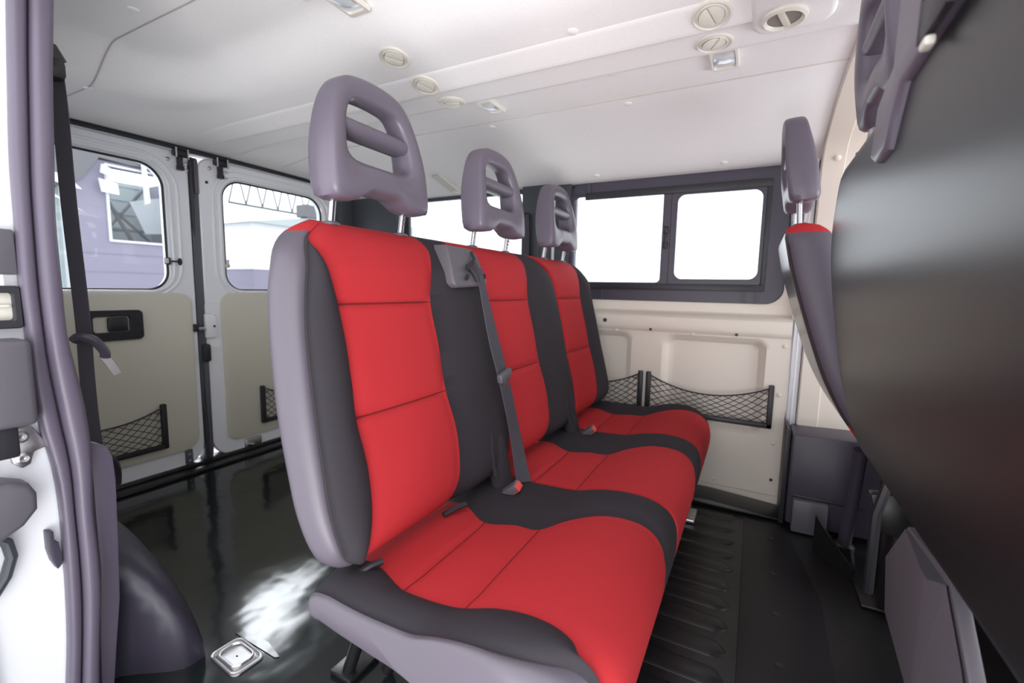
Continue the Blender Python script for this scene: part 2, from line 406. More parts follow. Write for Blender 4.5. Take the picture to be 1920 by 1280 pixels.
# pillar between the side windows, with a bright edge strip
b = MB(); b.box((2.235, 0.975, 0.88), (2.30, 1.145, 1.478), 0.012); b.box((2.262, 0.875, 0.88), (2.30, 0.975, 1.474), 0.006)
b.box((2.230, 1.03, 1.0), (2.236, 1.075, 1.43), 0.003)
w = tag(b.build('trim_3', 'dpil'), kind='structure')
m = MB(); m.box((2.255, 0.958, 0.90), (2.264, 0.974, 1.47), 0.003); m.build('edge_strip', 'paint', w, label='bright silver edge strip')
# D pillar
b = MB(); b.box((2.19, 1.99, 0.88), (2.30, 2.42, 1.505), 0.02)
b.box((2.10, 2.36, 0.02), (2.30, 2.47, 1.56), 0.015)
tag(b.build('trim_4', 'dpil'), kind='structure')
# B pillar bow: cream, runs down the far wall and over the roof
b = MB(); rows = []
prof = [(2.215, 0.002), (2.215, 0.4), (2.21, 0.8), (2.20, 1.1), (2.185, 1.3), (2.165, 1.42), (2.12, 1.485)] + [(x, ceil_z(x, 0)-0.016) for x in (2.05, 1.95, 1.85, 1.7, 1.5)] + [(x, 1.575) for x in (1.3, 1.1, 0.9, 0.7, 0.5)] + [(0.40, 1.53), (0.34, 1.45)]
prof3 = catmull([(x, 0, z) for x, z in prof], 4)
for y, o in ((-0.187, 0.03), (-0.188, 0.004), (-0.192, 0.0), (-0.26, -0.006), (-0.262, -0.003), (-0.40, -0.003), (-0.55, 0.0), (-0.60, 0.03)):
    row = []
    for i, p in enumerate(prof3):
        t = (prof3[min(i+1, len(prof3)-1)]-prof3[max(i-1, 0)]).normalized(); nn = Vector((t.z, 0, -t.x))
        row.append(Vector((p.x, y, p.z)) + nn*o)
    rows.append(row)
b.grid(rows); tag(b.build('trim_5', 'cream'), kind='structure')
for x, z, lab in ((2.148, 1.445, 'round cream cap on the front pillar bow above the grey belt guide'),):
    mt = Matrix.Translation((x, -0.235, z)) @ Matrix.Rotation(-PI/2-.6, 4, 'Y'); b = MB(); b.lathe([(0.011, -0.004), (0.011, 0.003), (0.008, 0.005), (0, 0.006)], mt, 14)
    b.build('trim_plug', 'cream', bpy.data.objects['trim_5'])
# pillar foot cover
b = MB(); b.prism([(-0.165, 0.385), (-0.165, 0.02), (-0.62, 0.02), (-0.62, 0.40)], YZ, 2.05, 2.235, 0.012)
t = tag(b.build('pillar_foot_cover', 'purple'), 'dark plastic box cover at the foot of the cream front pillar', 'cover')
m = MB(); m.box((2.02, -0.300, 0.004), (2.06, -0.185, 0.135), 0.006); m.build('lower_cap', 'greyplastic', t, label='lighter grey lower cap')
m = MB(); m.box((2.044, -0.41, 0.135), (2.052, -0.18, 0.148), 0.002); m.build('joint', 'plastic', t)
b = MB(); b.prism([(-0.145, 0.41), (-0.145, 0.005), (-0.162, 0.005), (-0.162, 0.39)], YZ, 2.07, 2.225, 0.002)
tag(b.build('trim_6', 'plastic'), kind='structure')

# near wall: roof rail and rear quarter behind the door opening (cream inside)
b = MB()
b.box((0.24, -1.4, 1.50), (0.36, 2.46, 1.60), 0.02)
b.box((0.28, 1.26, 0.0), (0.335, 2.46, 0.90), 0.0); b.box((0.28, 1.26, 0.9), (0.31, 1.45, 1.5)); b.box((0.28, 2.25, 0.9), (0.31, 2.46, 1.5))
tag(b.build('wall_near', 'cream'), kind='structure')
b = MB(); b.ring(rrect(1.42, 0.88, 2.28, 1.5, 0.05), rrect(1.48, 0.94, 2.22, 1.45, 0.06), (1.85, 1.2), YZ, 0.312, 0.29, lip=0.003)
w = tag(b.build('window_3', 'dpil'), kind='structure'); m = MB(); m.box((0.296, 1.46, 0.92), (0.299, 2.24, 1.47)); m.build('pane', 'glass', w)

# ------------------------------------------------------------------ rear doors
def net(mb, c00, c10, c01, c11, sag, nu, nv, r=0.0016, mi=0, off=Vector((0, 0, 0))):
    """diamond netting on the quad c00-c10-c11-c01 (u along, v up); the top edge sags"""
    c00, c10, c01, c11 = map(Vector, (c00, c10, c01, c11))
    def P(u, v):
        bot = c00.lerp(c10, u); top = c01.lerp(c11, u); top = bot.lerp(top, 1-sag*4*u*(1-u))
        return bot.lerp(top, v) + off*(math.sin(PI*u)*math.sin(PI*min(1, v)))
    for s in (1, -1):
        for i in range(-nv, nu+nv+1):
            pts = []
            for j in range(nv*2+1):
                v = j/(nv*2); u = (i + s*v*nv*0.5)/nu
                wob = 0.06/nu*math.sin(j*PI)
                if -1e-6 <= u <= 1+1e-6: pts.append(P(min(1, max(0, u+wob)), v))
            if len(pts) > 1: mb.tube(pts, r, 5, mi, caps=False)
    mb.tube([P(i/24, 1.0) for i in range(25)], r*2.0, 6, mi)
def rear_door(n, x0, x1, wx0, wx1, board, hook_x):
    out = rrect(x0, 0.02, x1, 1.540, [0.10, 0.10, 0.06, 0.06]); win = rrect(wx0, 0.893, wx1, 1.462, [0.085, 0.085, 0.10, 0.10], 9)
    c = ((wx0+wx1)/2, 1.18); b = MB()
    b.ring(out, win, c, XZ, RY, RY+0.05, 0, lip=0.006)
    wide = rrect(wx0-0.055, 0.85, wx1+0.055, 1.512, [0.12, 0.12, 0.13, 0.13], 9)
    for k, (q, rr) in enumerate(((0.050, 0.009), (0.018, 0.010))):           # pressed beads round the window
        P = rrect(wx0-q, 0.893-q*.5, wx1+q, 1.462+q*.8, [0.085+q]*2+[0.10+q]*2, 9)
        b.tube([XZ(u, v, RY+0.001) for u, v in P], rr, 8, closed=True)
    d = tag(b.build('door_%d' % n, 'paint'), kind='structure')
    m = MB(); P = rrect(wx0+0.002, 0.895, wx1-0.002, 1.46, [0.085, 0.085, 0.10, 0.10], 9)
    m.tube([XZ(u, v, RY+0.012) for u, v in P], 0.0065, 8, closed=True); m.build('window_seal', 'plastic', d)
    m = MB(); m.box((wx0-0.01, RY+0.020, 0.88), (wx1+0.01, RY+0.024, 1.47)); m.build('pane', 'glass', d)
    m = MB(); m.prism(board, XZ, RY-0.014, RY+0.004, 0.007); m.build('trim_board', 'doorcream', d)
    m = MB()                                                              # check strap roller at the top
    m.tube([(hook_x-0.028, RY-0.02, 1.528), (hook_x+0.030, RY-0.02, 1.528)], 0.016, 10)
    m.box((hook_x-0.010, RY-0.028, 1.46), (hook_x+0.010, RY-0.004, 1.53), 0.004); m.box((hook_x-0.014, RY-0.030, 1.452), (hook_x+0.014, RY-0.006, 1.472), 0.004)
    h = m.build('check_roller', 'plastic', d)
    m = MB()
    for dx in (-0.024, 0.026): m.tube([(hook_x+dx, RY-0.04, 1.505), (hook_x+dx, RY-0.04, 1.548)], 0.004, 8)
    m.build('hook_pin', 'steel', h)
    m = MB()
    for dx, dz in ((-0.045, 1.495), (0.035, 1.49), (0.035, 1.46)):
        m.lathe([(0.009, 0), (0.009, 0.004), (0.005, 0.006), (0, 0.006)], Matrix.Translation((hook_x+dx, RY, dz)) @ Matrix.Rotation(PI/2, 4, 'X'), 12)
    m.build('bolt', 'steel', d)
    m = MB(); m.lathe([(0.007, 0), (0.007, 0.003), (0, 0.003)], Matrix.Translation((hook_x+(0.05 if n == 1 else -0.06), RY, 1.425)) @ Matrix.Rotation(PI/2, 4, 'X'), 12)
    m.build('plug', 'plastic', d)
    return d
bd1 = rrect(0.56, 0.105, 1.233, 0.880, [0.05, 0.07, 0.055, 0.03])
d1 = rear_door(1, 0.50, 1.258, 0.58, 1.152, bd1, 1.215)
bd2 = rrect(1.372, 0.090, 2.02, 0.880, [0.06, 0.05, 0.03, 0.055])
d2 = rear_door(2, 1.300, 2.08, 1.412, 2.02, bd2, 1.398)
# door 1: black pull-handle plate, net pocket, window catch, bottom hinge tab
m = MB(); m.ring(rrect(0.805, 0.676, 1.022, 0.806, 0.02), rrect(0.845, 0.712, 0.972, 0.780, 0.012), (0.91, 0.745), XZ, RY-0.028, RY-0.010, 0, lip=0.004)
m.box((0.84, RY-0.0135, 0.70), (0.98, RY-0.012, 0.79))
h = m.build('handle_plate', 'plastic', d1)
m = MB(); m.box((0.892, RY-0.030, 0.715), (0.966, RY-0.014, 0.776), 0.008); m.build('lever', 'plastic', h)
m = MB(); [m.lathe([(0.006, 0), (0.006, 0.002), (0, 0.0025)], Matrix.Translation((x, RY-0.028, 0.745)) @ Matrix.Rotation(PI/2, 4, 'X'), 10) for x in (0.82, 1.003)]; m.build('screw', 'seam', h)
def door_net(d, xl, xr, zt, zb, bars):
    m = MB()
    m.box((xl-0.010, RY-0.034, zb-0.012), (xr+0.010, RY-0.012, zb+0.010), 0.004)
    for x in bars: m.box((x-0.011, RY-0.036, zb-0.010), (x+0.011, RY-0.012, zt), 0.004)
    f = m.build('net_frame', 'plastic', d)
    m = MB(); net(m, (xl, RY-0.03, zb+.005), (xr, RY-0.03, zb+.005), (xl, RY-0.03, zt-.012), (xr, RY-0.03, zt-.012), 0.28, 10, 10, 0.0017, off=Vector((0, -0.02, 0)))
    m.build('netting', 'plastic', f)
door_net(d1, 0.62, 1.075, 0.362, 0.160, (0.62, 1.075))
door_net(d2, 1.565, 1.98, 0.362, 0.160, (1.565, 1.98))
m = MB(); m.box((1.135, RY-0.016, 1.012), (1.152, RY+0.01, 1.045), 0.003); m.tube([(1.15, RY-0.014, 1.028), (1.192, RY-0.012, 1.028)], 0.0035, 8)
m.lathe([(0.009, 0), (0.009, 0.006), (0, 0.008)], Matrix.Translation((1.194, RY-0.004, 1.028)) @ Matrix.Scale(1.9, 4, (0, 0, 1)) @ Matrix.Rotation(PI/2, 4, 'X'), 12)
k = m.build('window_catch', 'plastic', d1); m = MB(); m.box((1.128, RY-0.02, 1.018), (1.142, RY-0.014, 1.04), 0.002); m.build('catch_button', 'ivory', k)
m = MB(); m.box((1.413, RY-0.012, 1.01), (1.424, RY+0.004, 1.052), 0.003); m.box((1.405, RY-0.012, 1.015), (1.428, RY-0.004, 1.028), 0.003); m.build('window_catch', 'ivory', d2)
m = MB(); m.box((1.165, RY-0.012, 0.03), (1.197, RY+0.002, 0.105), 0.003); k = m.build('hinge_tab', 'flange', d1)
m = MB(); [m.lathe([(0.006, 0), (0.006, 0.003), (0, 0.004)], Matrix.Translation((1.181, RY-0.012, z)) @ Matrix.Rotation(PI/2, 4, 'X'), 10) for z in (0.05, 0.082)]; m.build('bolt', 'steel', k)
# door 2: lock cover, latch and strap in the joint; bottom bracket
m = MB(); m.prism([(1.288, 0.775), (1.288, 0.655), (1.33, 0.655), (1.338, 0.67), (1.338, 0.76), (1.318, 0.775)], XZ, RY-0.02, RY+0.002, 0.004)
m.ring(rrect(1.296, 0.60, 1.365, 0.83, 0.012), rrect(1.299, 0.603, 1.362, 0.827, 0.010), (1.33, 0.71), XZ, RY-0.003, RY+0.001)
k = m.build('lock_cover', 'paint', d2); m = MB(); m.box((1.322, RY-0.024, 0.708), (1.331, RY-0.019, 0.718)); m.build('key_slot', 'seam', k)
m = MB(); m.box((1.232, RY-0.020, 0.69), (1.262, RY-0.002, 0.728), 0.005); k = m.build('latch', 'plastic', d1); m = MB(); m.box((1.252, RY-0.026, 0.696), (1.285, RY-0.016, 0.712), 0.003); m.build('latch_claw', 'steel', k)
m = MB(); m.box((1.462, RY-0.008, 0.022), (1.56, RY+0.002, 0.078), 0.006); m.tube([(1.47, RY-0.014, 0.05), (1.505, RY-0.014, 0.038)], 0.010, 10); m.build('bottom_latch', 'steel', d2)
# joint between the doors: black rubber, slate flange
b = MB(); b.tube([(1.268+0.008*math.sin(i/24*PI*1.2), RY-0.006+0.02*sstep(.45, .2, abs(i/24-.5)), 0.03+1.49*i/24) for i in range(25)], 0.008, 8)
w = tag(b.build('trim_7', 'plastic'), kind='structure')
b = MB(); b.box((1.262, RY+0.004, 0.02), (1.302, RY+0.06, 1.53), 0.004, mi=0); b.box((1.276, RY-0.010, 0.05), (1.298, RY+0.01, 0.56), 0.006, 0)
m = MB(); m.box((1.280, RY-0.006, 1.36), (1.30, RY+0.004, 1.525), 0.004)
w = tag(b.build('trim_8', 'flange'), kind='structure'); m.build('upper_cap', 'greyplastic', w)
m = MB(); m.box((1.266, RY-0.03, 0.535), (1.303, RY+0.0, 0.625), 0.010); m.build('door_buffer', 'plastic', w)
# header seal and sill
b = MB(); b.tube([(0.45+1.68*i/30, RY-0.012, ceil_z(0.45+1.68*i/30, 2.42)-0.008 if False else 1.549+0.006*math.sin(PI*i/30)) for i in range(31)], 0.011, 8)
tag(b.build('trim_9', 'plastic'), kind='structure')
b = MB(); b.box((0.35, RY-0.09, 0.0), (2.23, RY+0.06, 0.014), 0.005); b.box((0.35, RY-0.02, 0.01), (2.23, RY+0.06, 0.03), 0.006)
tag(b.build('trim_10', 'rib'), kind='structure')
b = MB(); b.box((0.30, RY-0.01, 0.0), (0.50, RY+0.06, 1.56)); b.box((2.08, RY+0.03, 0.0), (2.32, RY+0.06, 1.6)); b.box((0.3, RY+0.01, 1.545), (2.32, RY+0.06, 1.72))
tag(b.build('wall_rear', 'paint'), kind='structure')

# ------------------------------------------------------------------ door pillar at the left edge
SL = [(0.343, 1.454), (0.337, 1.364), (0.332, 1.282), (0.324, 1.143), (0.322, 1.039), (0.319, 0.914), (0.321, 0.835), (0.32, 0.754), (0.327, 0.648), (0.338, 0.57), (0.343, 0.501), (0.343, 0.365), (0.337, 0.193), (0.327, 0.08), (0.32, 0.0)]
SR = [(0.404, 1.488), (0.396, 1.392), (0.389, 1.304), (0.381, 1.157), (0.375, 1.057), (0.375, 0.925), (0.376, 0.82), (0.384, 0.755), (0.394, 0.664), (0.397, 0.584), (0.391, 0.46), (0.393, 0.363), (0.392, 0.278), (0.382, 0.162), (0.374, 0.039), (0.372, 0.0)]
def strip(k0, k1, y, dep, N=40, fl=0.7):
    rows = []
    tl = [(1.5-z, x) for x, z in SL]; tr = [(1.5-z, x) for x, z in SR]
    for i in range(N+1):
        z = 1.50-1.50*i/N; a = smooth_tab(tl, 1.5-z); c = smooth_tab(tr, 1.5-z)
        xa = a+(c-a)*k0; xc = a+(c-a)*k1; mid = (xa+xc)/2; h = (xc-xa)/2; row = []
        for j in range(14):
            an = 2*PI*j/14; cx, sx = math.cos(an), math.sin(an)
            row.append(Vector((mid+h*math.copysign(abs(cx)**fl, cx), y+dep*math.copysign(abs(sx)**fl, sx), z)))
        rows.append(row)
    return rows
t = thing('door_weatherstrip', 'mauve-grey rubber seal running down the rear edge of the sliding door opening', 'door seal', (0.36, 1.2, 0.0))
m = MB(); m.grid(strip(0.0, 0.42, 1.205, 0.016), close_u=True); m.build('outer_lip', 'rubber', t)
m = MB(); m.grid(strip(0.37, 0.47, 1.212, 0.012), close_u=True); m.build('groove', 'plastic', t)
m = MB(); m.grid(strip(0.44, 1.0, 1.200, 0.022), close_u=True); m.build('inner_bulb', 'rubber', t)
# white painted jamb outside the seal
b = MB(); P = [(x+0.012, z) for x, z in SL]
b.prism([(0.16, 0.90)] + [(0.316, 0.90)] + P[6:] + [(0.16, -0.1)], XZ, 1.222, 1.30, 0.0, mi=0)
b.prism([(0.300, 1.5), (0.355, 1.5)] + P[1:7] + [(0.306, 0.85)], XZ, 1.224, 1.30, 0.0, mi=0)
b.prism([(0.16, -0.1), (0.16, 0.58), (0.20, 0.52), (0.225, 0.40), (0.235, 0.2), (0.24, -0.1)], XZ, 1.200, 1.224, 0.008, mi=0)
jamb = tag(b.build('wall_jamb', 'bodywhite'), kind='structure')
m = MB(); m.box((0.255, 1.203, 0.938), (0.320, 1.222, 1.02), 0.004); m.build('glass_edge', 'greyplastic', jamb)
# striker window, buffer block, hinge plate, roller, stop
t = thing('door_striker', 'bright metal latch box set in the white door jamb', 'latch', (0.29, 1.2, 0.84))
m = MB(); m.ring(rrect(0.262, 0.840, 0.319, 0.918, 0.006), rrect(0.266, 0.855, 0.309, 0.905, 0.006), (0.288, 0.88), XZ, 1.198, 1.222, 0, lip=0.002); m.build('frame', 'plastic', t)
m = MB(); m.box((0.262, 1.212, 0.850), (0.311, 1.222, 0.908), 0.002); m.box((0.266, 1.206, 0.878), (0.306, 1.214, 0.884), 0.002); m.build('latch_plate', 'ivory', t)
t = thing('door_buffer_block', 'mauve-grey block with black foot on the white door jamb below the latch', 'buffer', (0.28, 1.18, 0.62))
m = MB(); m.box((0.230, 1.160, 0.662), (0.318, 1.224, 0.822), 0.012, seg=3); m.build('block', 'greyplastic', t)
m = MB(); m.box((0.220, 1.172, 0.605), (0.292, 1.224, 0.668), 0.006); m.build('foot', 'plastic', t)
t = thing('hinge_plate', 'small steel plate with two screws below the grey buffer block', 'hinge', (0.30, 1.21, 0.57))
m = MB(); m.prism([(0.288, 0.655), (0.318, 0.65), (0.335, 0.618), (0.338, 0.606), (0.318, 0.600), (0.312, 0.578), (0.300, 0.572), (0.288, 0.585), (0.284, 0.612)], XZ, 1.208, 1.222, 0.003); m.build('plate', 'steel', t)
for z in (0.634, 0.592):
    m = MB(); mt = Matrix.Translation((0.302, 1.208, z)) @ Matrix.Rotation(PI/2, 4, 'X'); m.lathe([(0.011, 0), (0.011, 0.003), (0.007, 0.005), (0.007, 0.003), (0.003, 0.003), (0, 0.002)], mt, 18); m.build('screw', 'steel', t)
t = thing('door_roller', 'grey plastic guide arm low on the white jamb with dark slot under it', 'guide', (0.27, 1.19, 0.36))
m = MB(); m.prism([(0.18, 0.56), (0.27, 0.565), (0.297, 0.552), (0.306, 0.53), (0.305, 0.50), (0.285, 0.475), (0.25, 0.455), (0.18, 0.44)], XZ, 1.165, 1.222, 0.010, seg=3); m.build('arm', 'greyplastic', t)
m = MB(); m.tube([(0.250, 1.205, 0.46), (0.268, 1.205, 0.44), (0.272, 1.205, 0.41), (0.262, 1.205, 0.375), (0.24, 1.205, 0.34)], 0.009, 10); m.build('slot', 'dpil', t)
t = thing('jamb_stop', 'small dark stepped rubber stop on the white jamb beside the seal', 'stop', (0.33, 1.21, 0.37))
m = MB(); m.prism([(0.322, 0.435), (0.332, 0.432), (0.332, 0.41), (0.338, 0.405), (0.342, 0.36), (0.333, 0.35), (0.326, 0.37), (0.322, 0.395)], XZ, 1.203, 1.224, 0.002); m.build('rubber', 'purple', t)
# inner lower pillar cover, next to the wheel arch
b = MB(); cl = [(0.395, 0.60), (0.400, 0.509), (0.399, 0.39), (0.399, 0.303), (0.388, 0.148), (0.382, 0.0)]; cr = [(0.430, 0.575), (0.438, 0.55), (0.440, 0.496), (0.436, 0.374), (0.430, 0.225), (0.418, 0.128), (0.404, 0.0)]
b.prism(cl[::-1]+cr, XZ, 1.208, 1.27, 0.005)
t = tag(b.build('pillar_cover', 'rubber'), 'mauve-grey plastic cover between the door seal and the wheel arch', 'cover')
# wheel arch cover
b = MB(); rows = []
for i in range(25):
    a = PI*i/24                                      # along y
    y = 1.62-0.47*math.cos(a); hgt = 0.38*math.sin(a)**0.66 if 0 < i < 24 else 0.0
    row = []
    for j in range(13):
        s = j/12; 
        x = 0.338+0.220*math.sin(PI/2*s)**0.62 + 0.010*s; z = hgt*math.cos(PI/2*s)**0.50 if j < 12 else 0.0
        row.append(Vector((x, max(y, 1.275-0.12*sstep(0.415, 0.535, x)), z)))
    rows.append(row)
b.grid(rows); tag(b.build('wheel_arch_cover', 'arch', sharp=50), 'large rounded dark mauve wheel arch cover on the rear floor', 'wheel arch')

# seat belt hanging at the rear quarter
t = thing('seat_belt', 'dark belt hanging from the rear quarter beside the left rear door', 'seat belt', (0.45, 1.4, 0.405), group=None)
m = MB(); P = catmull([(0.462, 1.40, 1.385), (0.463, 1.395, 1.30), (0.462, 1.39, 1.10), (0.468, 1.39, 0.84), (0.467, 1.39, 0.72), (0.468, 1.39, 0.60), (0.474, 1.39, 0.47)], 5)
m.ribbon(P, [(0.0105, -0.010, 0)]*len(P), [(0.7, .7, 0)]*len(P)); m.build('webbing', 'web', t)
m = MB(); m.tube([(0.425, 1.40, 1.43), (0.455, 1.40, 1.425), (0.468, 1.40, 1.405)], [0.022, 0.021, 0.017], 12); m.box((0.440, 1.37, 1.365), (0.474, 1.43, 1.41), 0.012); m.build('upper_anchor', 'plastic', t)
m = MB(); m.tube(catmull([(0.447, 1.385, 0.792), (0.455, 1.375, 0.800), (0.475, 1.365, 0.792), (0.492, 1.36, 0.765), (0.493, 1.36, 0.748)], 4), 0.0105, 10); g = m.build('tongue_grip', 'purple', t)
m = MB(); m.ribbon([(0.489, 1.357, 0.752), (0.497, 1.352, 0.735), (0.508, 1.345, 0.708)], [(0.0075, 0, 0.003)]*3, [(0.3, -1, 0.3)]*3, 0.002); m.build('tongue', 'steel', g)
m = MB(); m.tube(catmull([(0.47, 1.40, 0.50), (0.50, 1.41, 0.49), (0.515, 1.42, 0.465), (0.522, 1.43, 0.435), (0.522, 1.435, 0.405)], 5), 0.010, 8); m.build('lower_strap', 'plastic', t)

# ------------------------------------------------------------------ seats
def backrest_mesh(zs, xe0, xe1, L, R, seam, r0, r1, T, yf, zb, zt, rt, rb, mtx=Matrix(), hseams=(), bol=0.022, shell=0, redcap=0.05, open_side=None, bulge_back=0.0, Tb=None, rback=None):
    """upholstered backrest; columns follow the seams. materials: 0 red, 1 charcoal, 2 vinyl, 3 shell"""
    V = []; F = []; fm = []; rows = []
    segs = [6, 10, 14, 10] if seam else [10, 14, 10]
    mats_front = [2, 1, 0, 1] if seam else [1, 0, 1]
    for z in zs:
        bp = [xe0(z)] + ([seam(z)] if seam else []) + [L(z), R(z), xe1(z)]
        for i in range(1, len(bp)): bp[i] = max(bp[i], bp[i-1]+1e-4)
        if bp[-2] > xe1(z): bp[-2] = xe1(z)-1e-4
        xs_ = []; info = []
        for s, n in enumerate(segs):
            for k in range(n):
                u = k/n
                if s == 0: u = u**1.7
                if s == len(segs)-1: u = 1-(1-u)**1.7
                xs_.append(bp[s]+(bp[s+1]-bp[s])*u); info.append((s, u, k == 0 and s > 0))
        xs_.append(bp[-1]); info.append((len(segs)-1, 1.0, False))
        fz = rnd(zt-z, rt)*rnd(z-zb, rb)
        fr = []; bk = []
        for x, (s, u, edge) in zip(xs_, info):
            fx = rnd(x-bp[0], r0)*rnd(bp[-1]-x, r1)
            kind = mats_front[s]
            off = 0.0
            if kind == 1: off += bol*sstep(zt-0.015, zt-0.11, z)*math.sin(PI*u)**0.8 if not (open_side == s) else bol*0.35*math.sin(PI*u)
            if kind == 0:
                off += 0.004*math.sin(PI*u)
                for hz in hseams: off -= 0.007*math.exp(-((z-hz)/0.007)**2) - 0.004*math.exp(-((z-hz-.06)/0.05)**2)
            if edge: off -= 0.004
            y0 = yf(z)
            fr.append(Vector((x, y0+T/2-(T/2+off)*fx*fz, z)))
            fb = rnd(x-bp[0], rback)*rnd(bp[-1]-x, r1) if rback else fx
            bk.append(Vector((x, y0+T/2+((Tb or T/2)+bulge_back*math.sin(PI*(z-zb)/(zt-zb)))*fb*fz, z)))
        rows.append((fr, bk))
    n = len(rows[0][0]); nr = len(rows)
    for fr, bk in rows: V += fr+bk
    sidx = []
    for s, c in enumerate(segs): sidx += [s]*c
    for i in range(nr-1):
        zm = (zs[i]+zs[i+1])/2
        for k in range(n-1):
            a = i*2*n+k; F.append([a, a+1, a+2*n+1, a+2*n]); fm.append(mats_front[sidx[k]])
            c = i*2*n+n+k; F.append([c, c+2*n, c+2*n+1, c+1])
            fm.append((0 if mats_front[sidx[k]] == 0 else 1) if zm > zt-redcap and mats_front[sidx[k]] != 2 else (3 if shell else 2))
        for k in (0, n-1):                                   # close the sides
            a = i*2*n+k; F.append([a, a+2*n, a+3*n, a+n]); fm.append(2 if k == 0 and seam else 1)
    V = [mtx @ v for v in V]
    b = bmesh.new(); vs_ = [b.verts.new(v) for v in V]
    for f, mi in zip(F, fm):
        try: q = b.faces.new([vs_[i] for i in f]); q.material_index = mi
        except ValueError: pass
    bmesh.ops.remove_doubles(b, verts=b.verts, dist=1e-5)
    b.verts.index_update(); V = [v.co.copy() for v in b.verts]; F = [[v.index for v in f.verts] for f in b.faces]; fm = [f.material_index for f in b.faces]; b.free()
    return V, F, fm
def zrows(zb, zt, extra=()):
    n = 40; Z = []
    for i in range(n+1):
        t = i/n; Z.append(zb+(zt-zb)*(0.5-0.5*math.cos(PI*t))*0.5+(zb+(zt-zb)*t)*0.5-zb*0.0 if False else zb+(zt-zb)*(0.55*t+0.45*(0.5-0.5*math.cos(PI*t))))
    for e in extra: Z += [e, e-0.005, e+0.005, e-0.012, e+0.012]
    Z = sorted(Z); out = [Z[0]]
    for z in Z[1:]:
        if z-out[-1] > 0.0018: out.append(z)
    return out
def headrest(parent, M4, name='headrest', cz=-0.060, cy=0.016):
    """frame headrest with one cross bar on two posts; local x across, y depth (front -), z up from the pad's lower edge"""
    half = [(0.0, 0.012), (0.050, 0.011), (0.064, 0.000), (0.080, -0.010), (0.115, -0.014), (0.140, -0.012), (0.149, 0.000), (0.148, 0.05), (0.141, 0.11), (0.128, 0.17), (0.110, 0.215), (0.084, 0.243), (0.045, 0.255), (0.0, 0.258)]
    outer = half + [(-x, z) for x, z in half[-2:0:-1]]
    hole = [(0.0, 0.074), (0.05, 0.075), (0.080, 0.079), (0.094, 0.091), (0.094, 0.12), (0.087, 0.160), (0.076, 0.186), (0.058, 0.202), (0.03, 0.206), (0.0, 0.207)]
    hole = hole + [(-x, z) for x, z in hole[-2:0:-1]]
    c = (0.0, 0.135); N = 72; K = 16; V = []; F = []
    def sm(poly):
        P = catmull([(u, 0, v) for u, v in poly], 4, True); return [(p.x, p.z) for p in P]
    O_, I_ = sm(outer), sm(hole)
    for i in range(N):
        a = 2*PI*i/N; o = cast(O_, c, a); q = cast(I_, c, a)
        ym = 0.004*math.cos(PI*(o[1])/0.25)
        for k in range(K):
            ph = 2*PI*k/K; cs, sn = math.cos(ph), math.sin(ph)
            r = 0.5+0.5*math.copysign(abs(cs)**0.5, cs)
            zc = q[1]+(o[1]-q[1])*r
            T = 0.044*(1.0-0.30*sstep(0.08, 0.26, zc))
            y = T*math.copysign(abs(sn)**0.5, sn)*(0.80+0.20*r)
            V.append(Vector((q[0]+(o[0]-q[0])*r, y+0.09*(zc-0.12), zc)))
    for i in range(N):
        for k in range(K):
            F.append([i*K+k, ((i+1) % N)*K+k, ((i+1) % N)*K+(k+1) % K, i*K+(k+1) % K])
    b = MB(); b.add([M4 @ v for v in V], F)
    rows = []
    for i in range(9):                                      # cross bar
        x = -0.108+0.216*i/8
        rows.append([M4 @ Vector((x, 0.004+0.030*math.copysign(abs(math.cos(2*PI*j/12))**.7, math.cos(2*PI*j/12)), 0.144+0.018*math.copysign(abs(math.sin(2*PI*j/12))**.7, math.sin(2*PI*j/12)))) for j in range(12)])
    b.grid(rows, close_u=True)
    h = b.build(name, 'headrest', parent, sharp=60)
    for s in (-1, 1):
        m = MB(); m.tube([M4 @ Vector((s*0.107, 0.0, 0.03)), M4 @ Vector((s*0.107, cy, cz-0.012))], 0.0075, 12)
        m.lathe([(0.019, 0), (0.019, 0.005), (0.013, 0.008), (0.010, 0.008)], M4 @ Matrix.Translation((s*0.107, cy, cz-0.002)), 16, 1)
        if s > 0:
            for q in range(4): m.box((-0.004, -0.0015, -0.003), (0.004, 0.0015, 0.003), 0, 1, mtx=M4 @ Matrix.Translation((s*0.107, 0.004+cy*0.18*q, -0.010-0.011*q)) @ Matrix.Translation((0, -0.0065, 0)))
        m.build('post', ['chrome', 'greyplastic'], h)
    return h

BENCH = thing('bench_seat', 'three-place red and charcoal bench seat with three holed headrests, in the middle of the van', 'bench seat', (1.3, 0.42, 0.0))
PER = 0.545
yf = lambda z: 0.48+0.25*z + 0.02*sstep(0.95, 1.06, z)
Lt = [(0.40, 0.560), (0.447, 0.572), (0.517, 0.600), (0.594, 0.610), (0.681, 0.604), (0.75, 0.610), (0.814, 0.615), (0.894, 0.613), (0.95, 0.606), (0.999, 0.592), (1.03, 0.560), (1.06, 0.53)]
Rt = [(0.40, 0.835), (0.44, 0.855), (0.489, 0.885), (0.55, 0.900), (0.60, 0.902), (0.68, 0.891), (0.785, 0.898), (0.894, 0.899), (0.96, 0.925), (1.02, 0.952), (1.06, 0.94)]
HS = (0.894, 0.680)
zb, zt = 0.415, 1.064
Z = zrows(zb, zt, HS)
E0 = [(0.41, 0.56), (0.43, 0.525), (0.457, 0.503), (0.526, 0.488), (0.60, 0.486), (0.696, 0.488), (0.80, 0.497), (0.867, 0.506), (0.93, 0.519), (0.978, 0.537), (1.004, 0.553), (1.03, 0.580), (1.05, 0.615), (1.07, 0.66)]
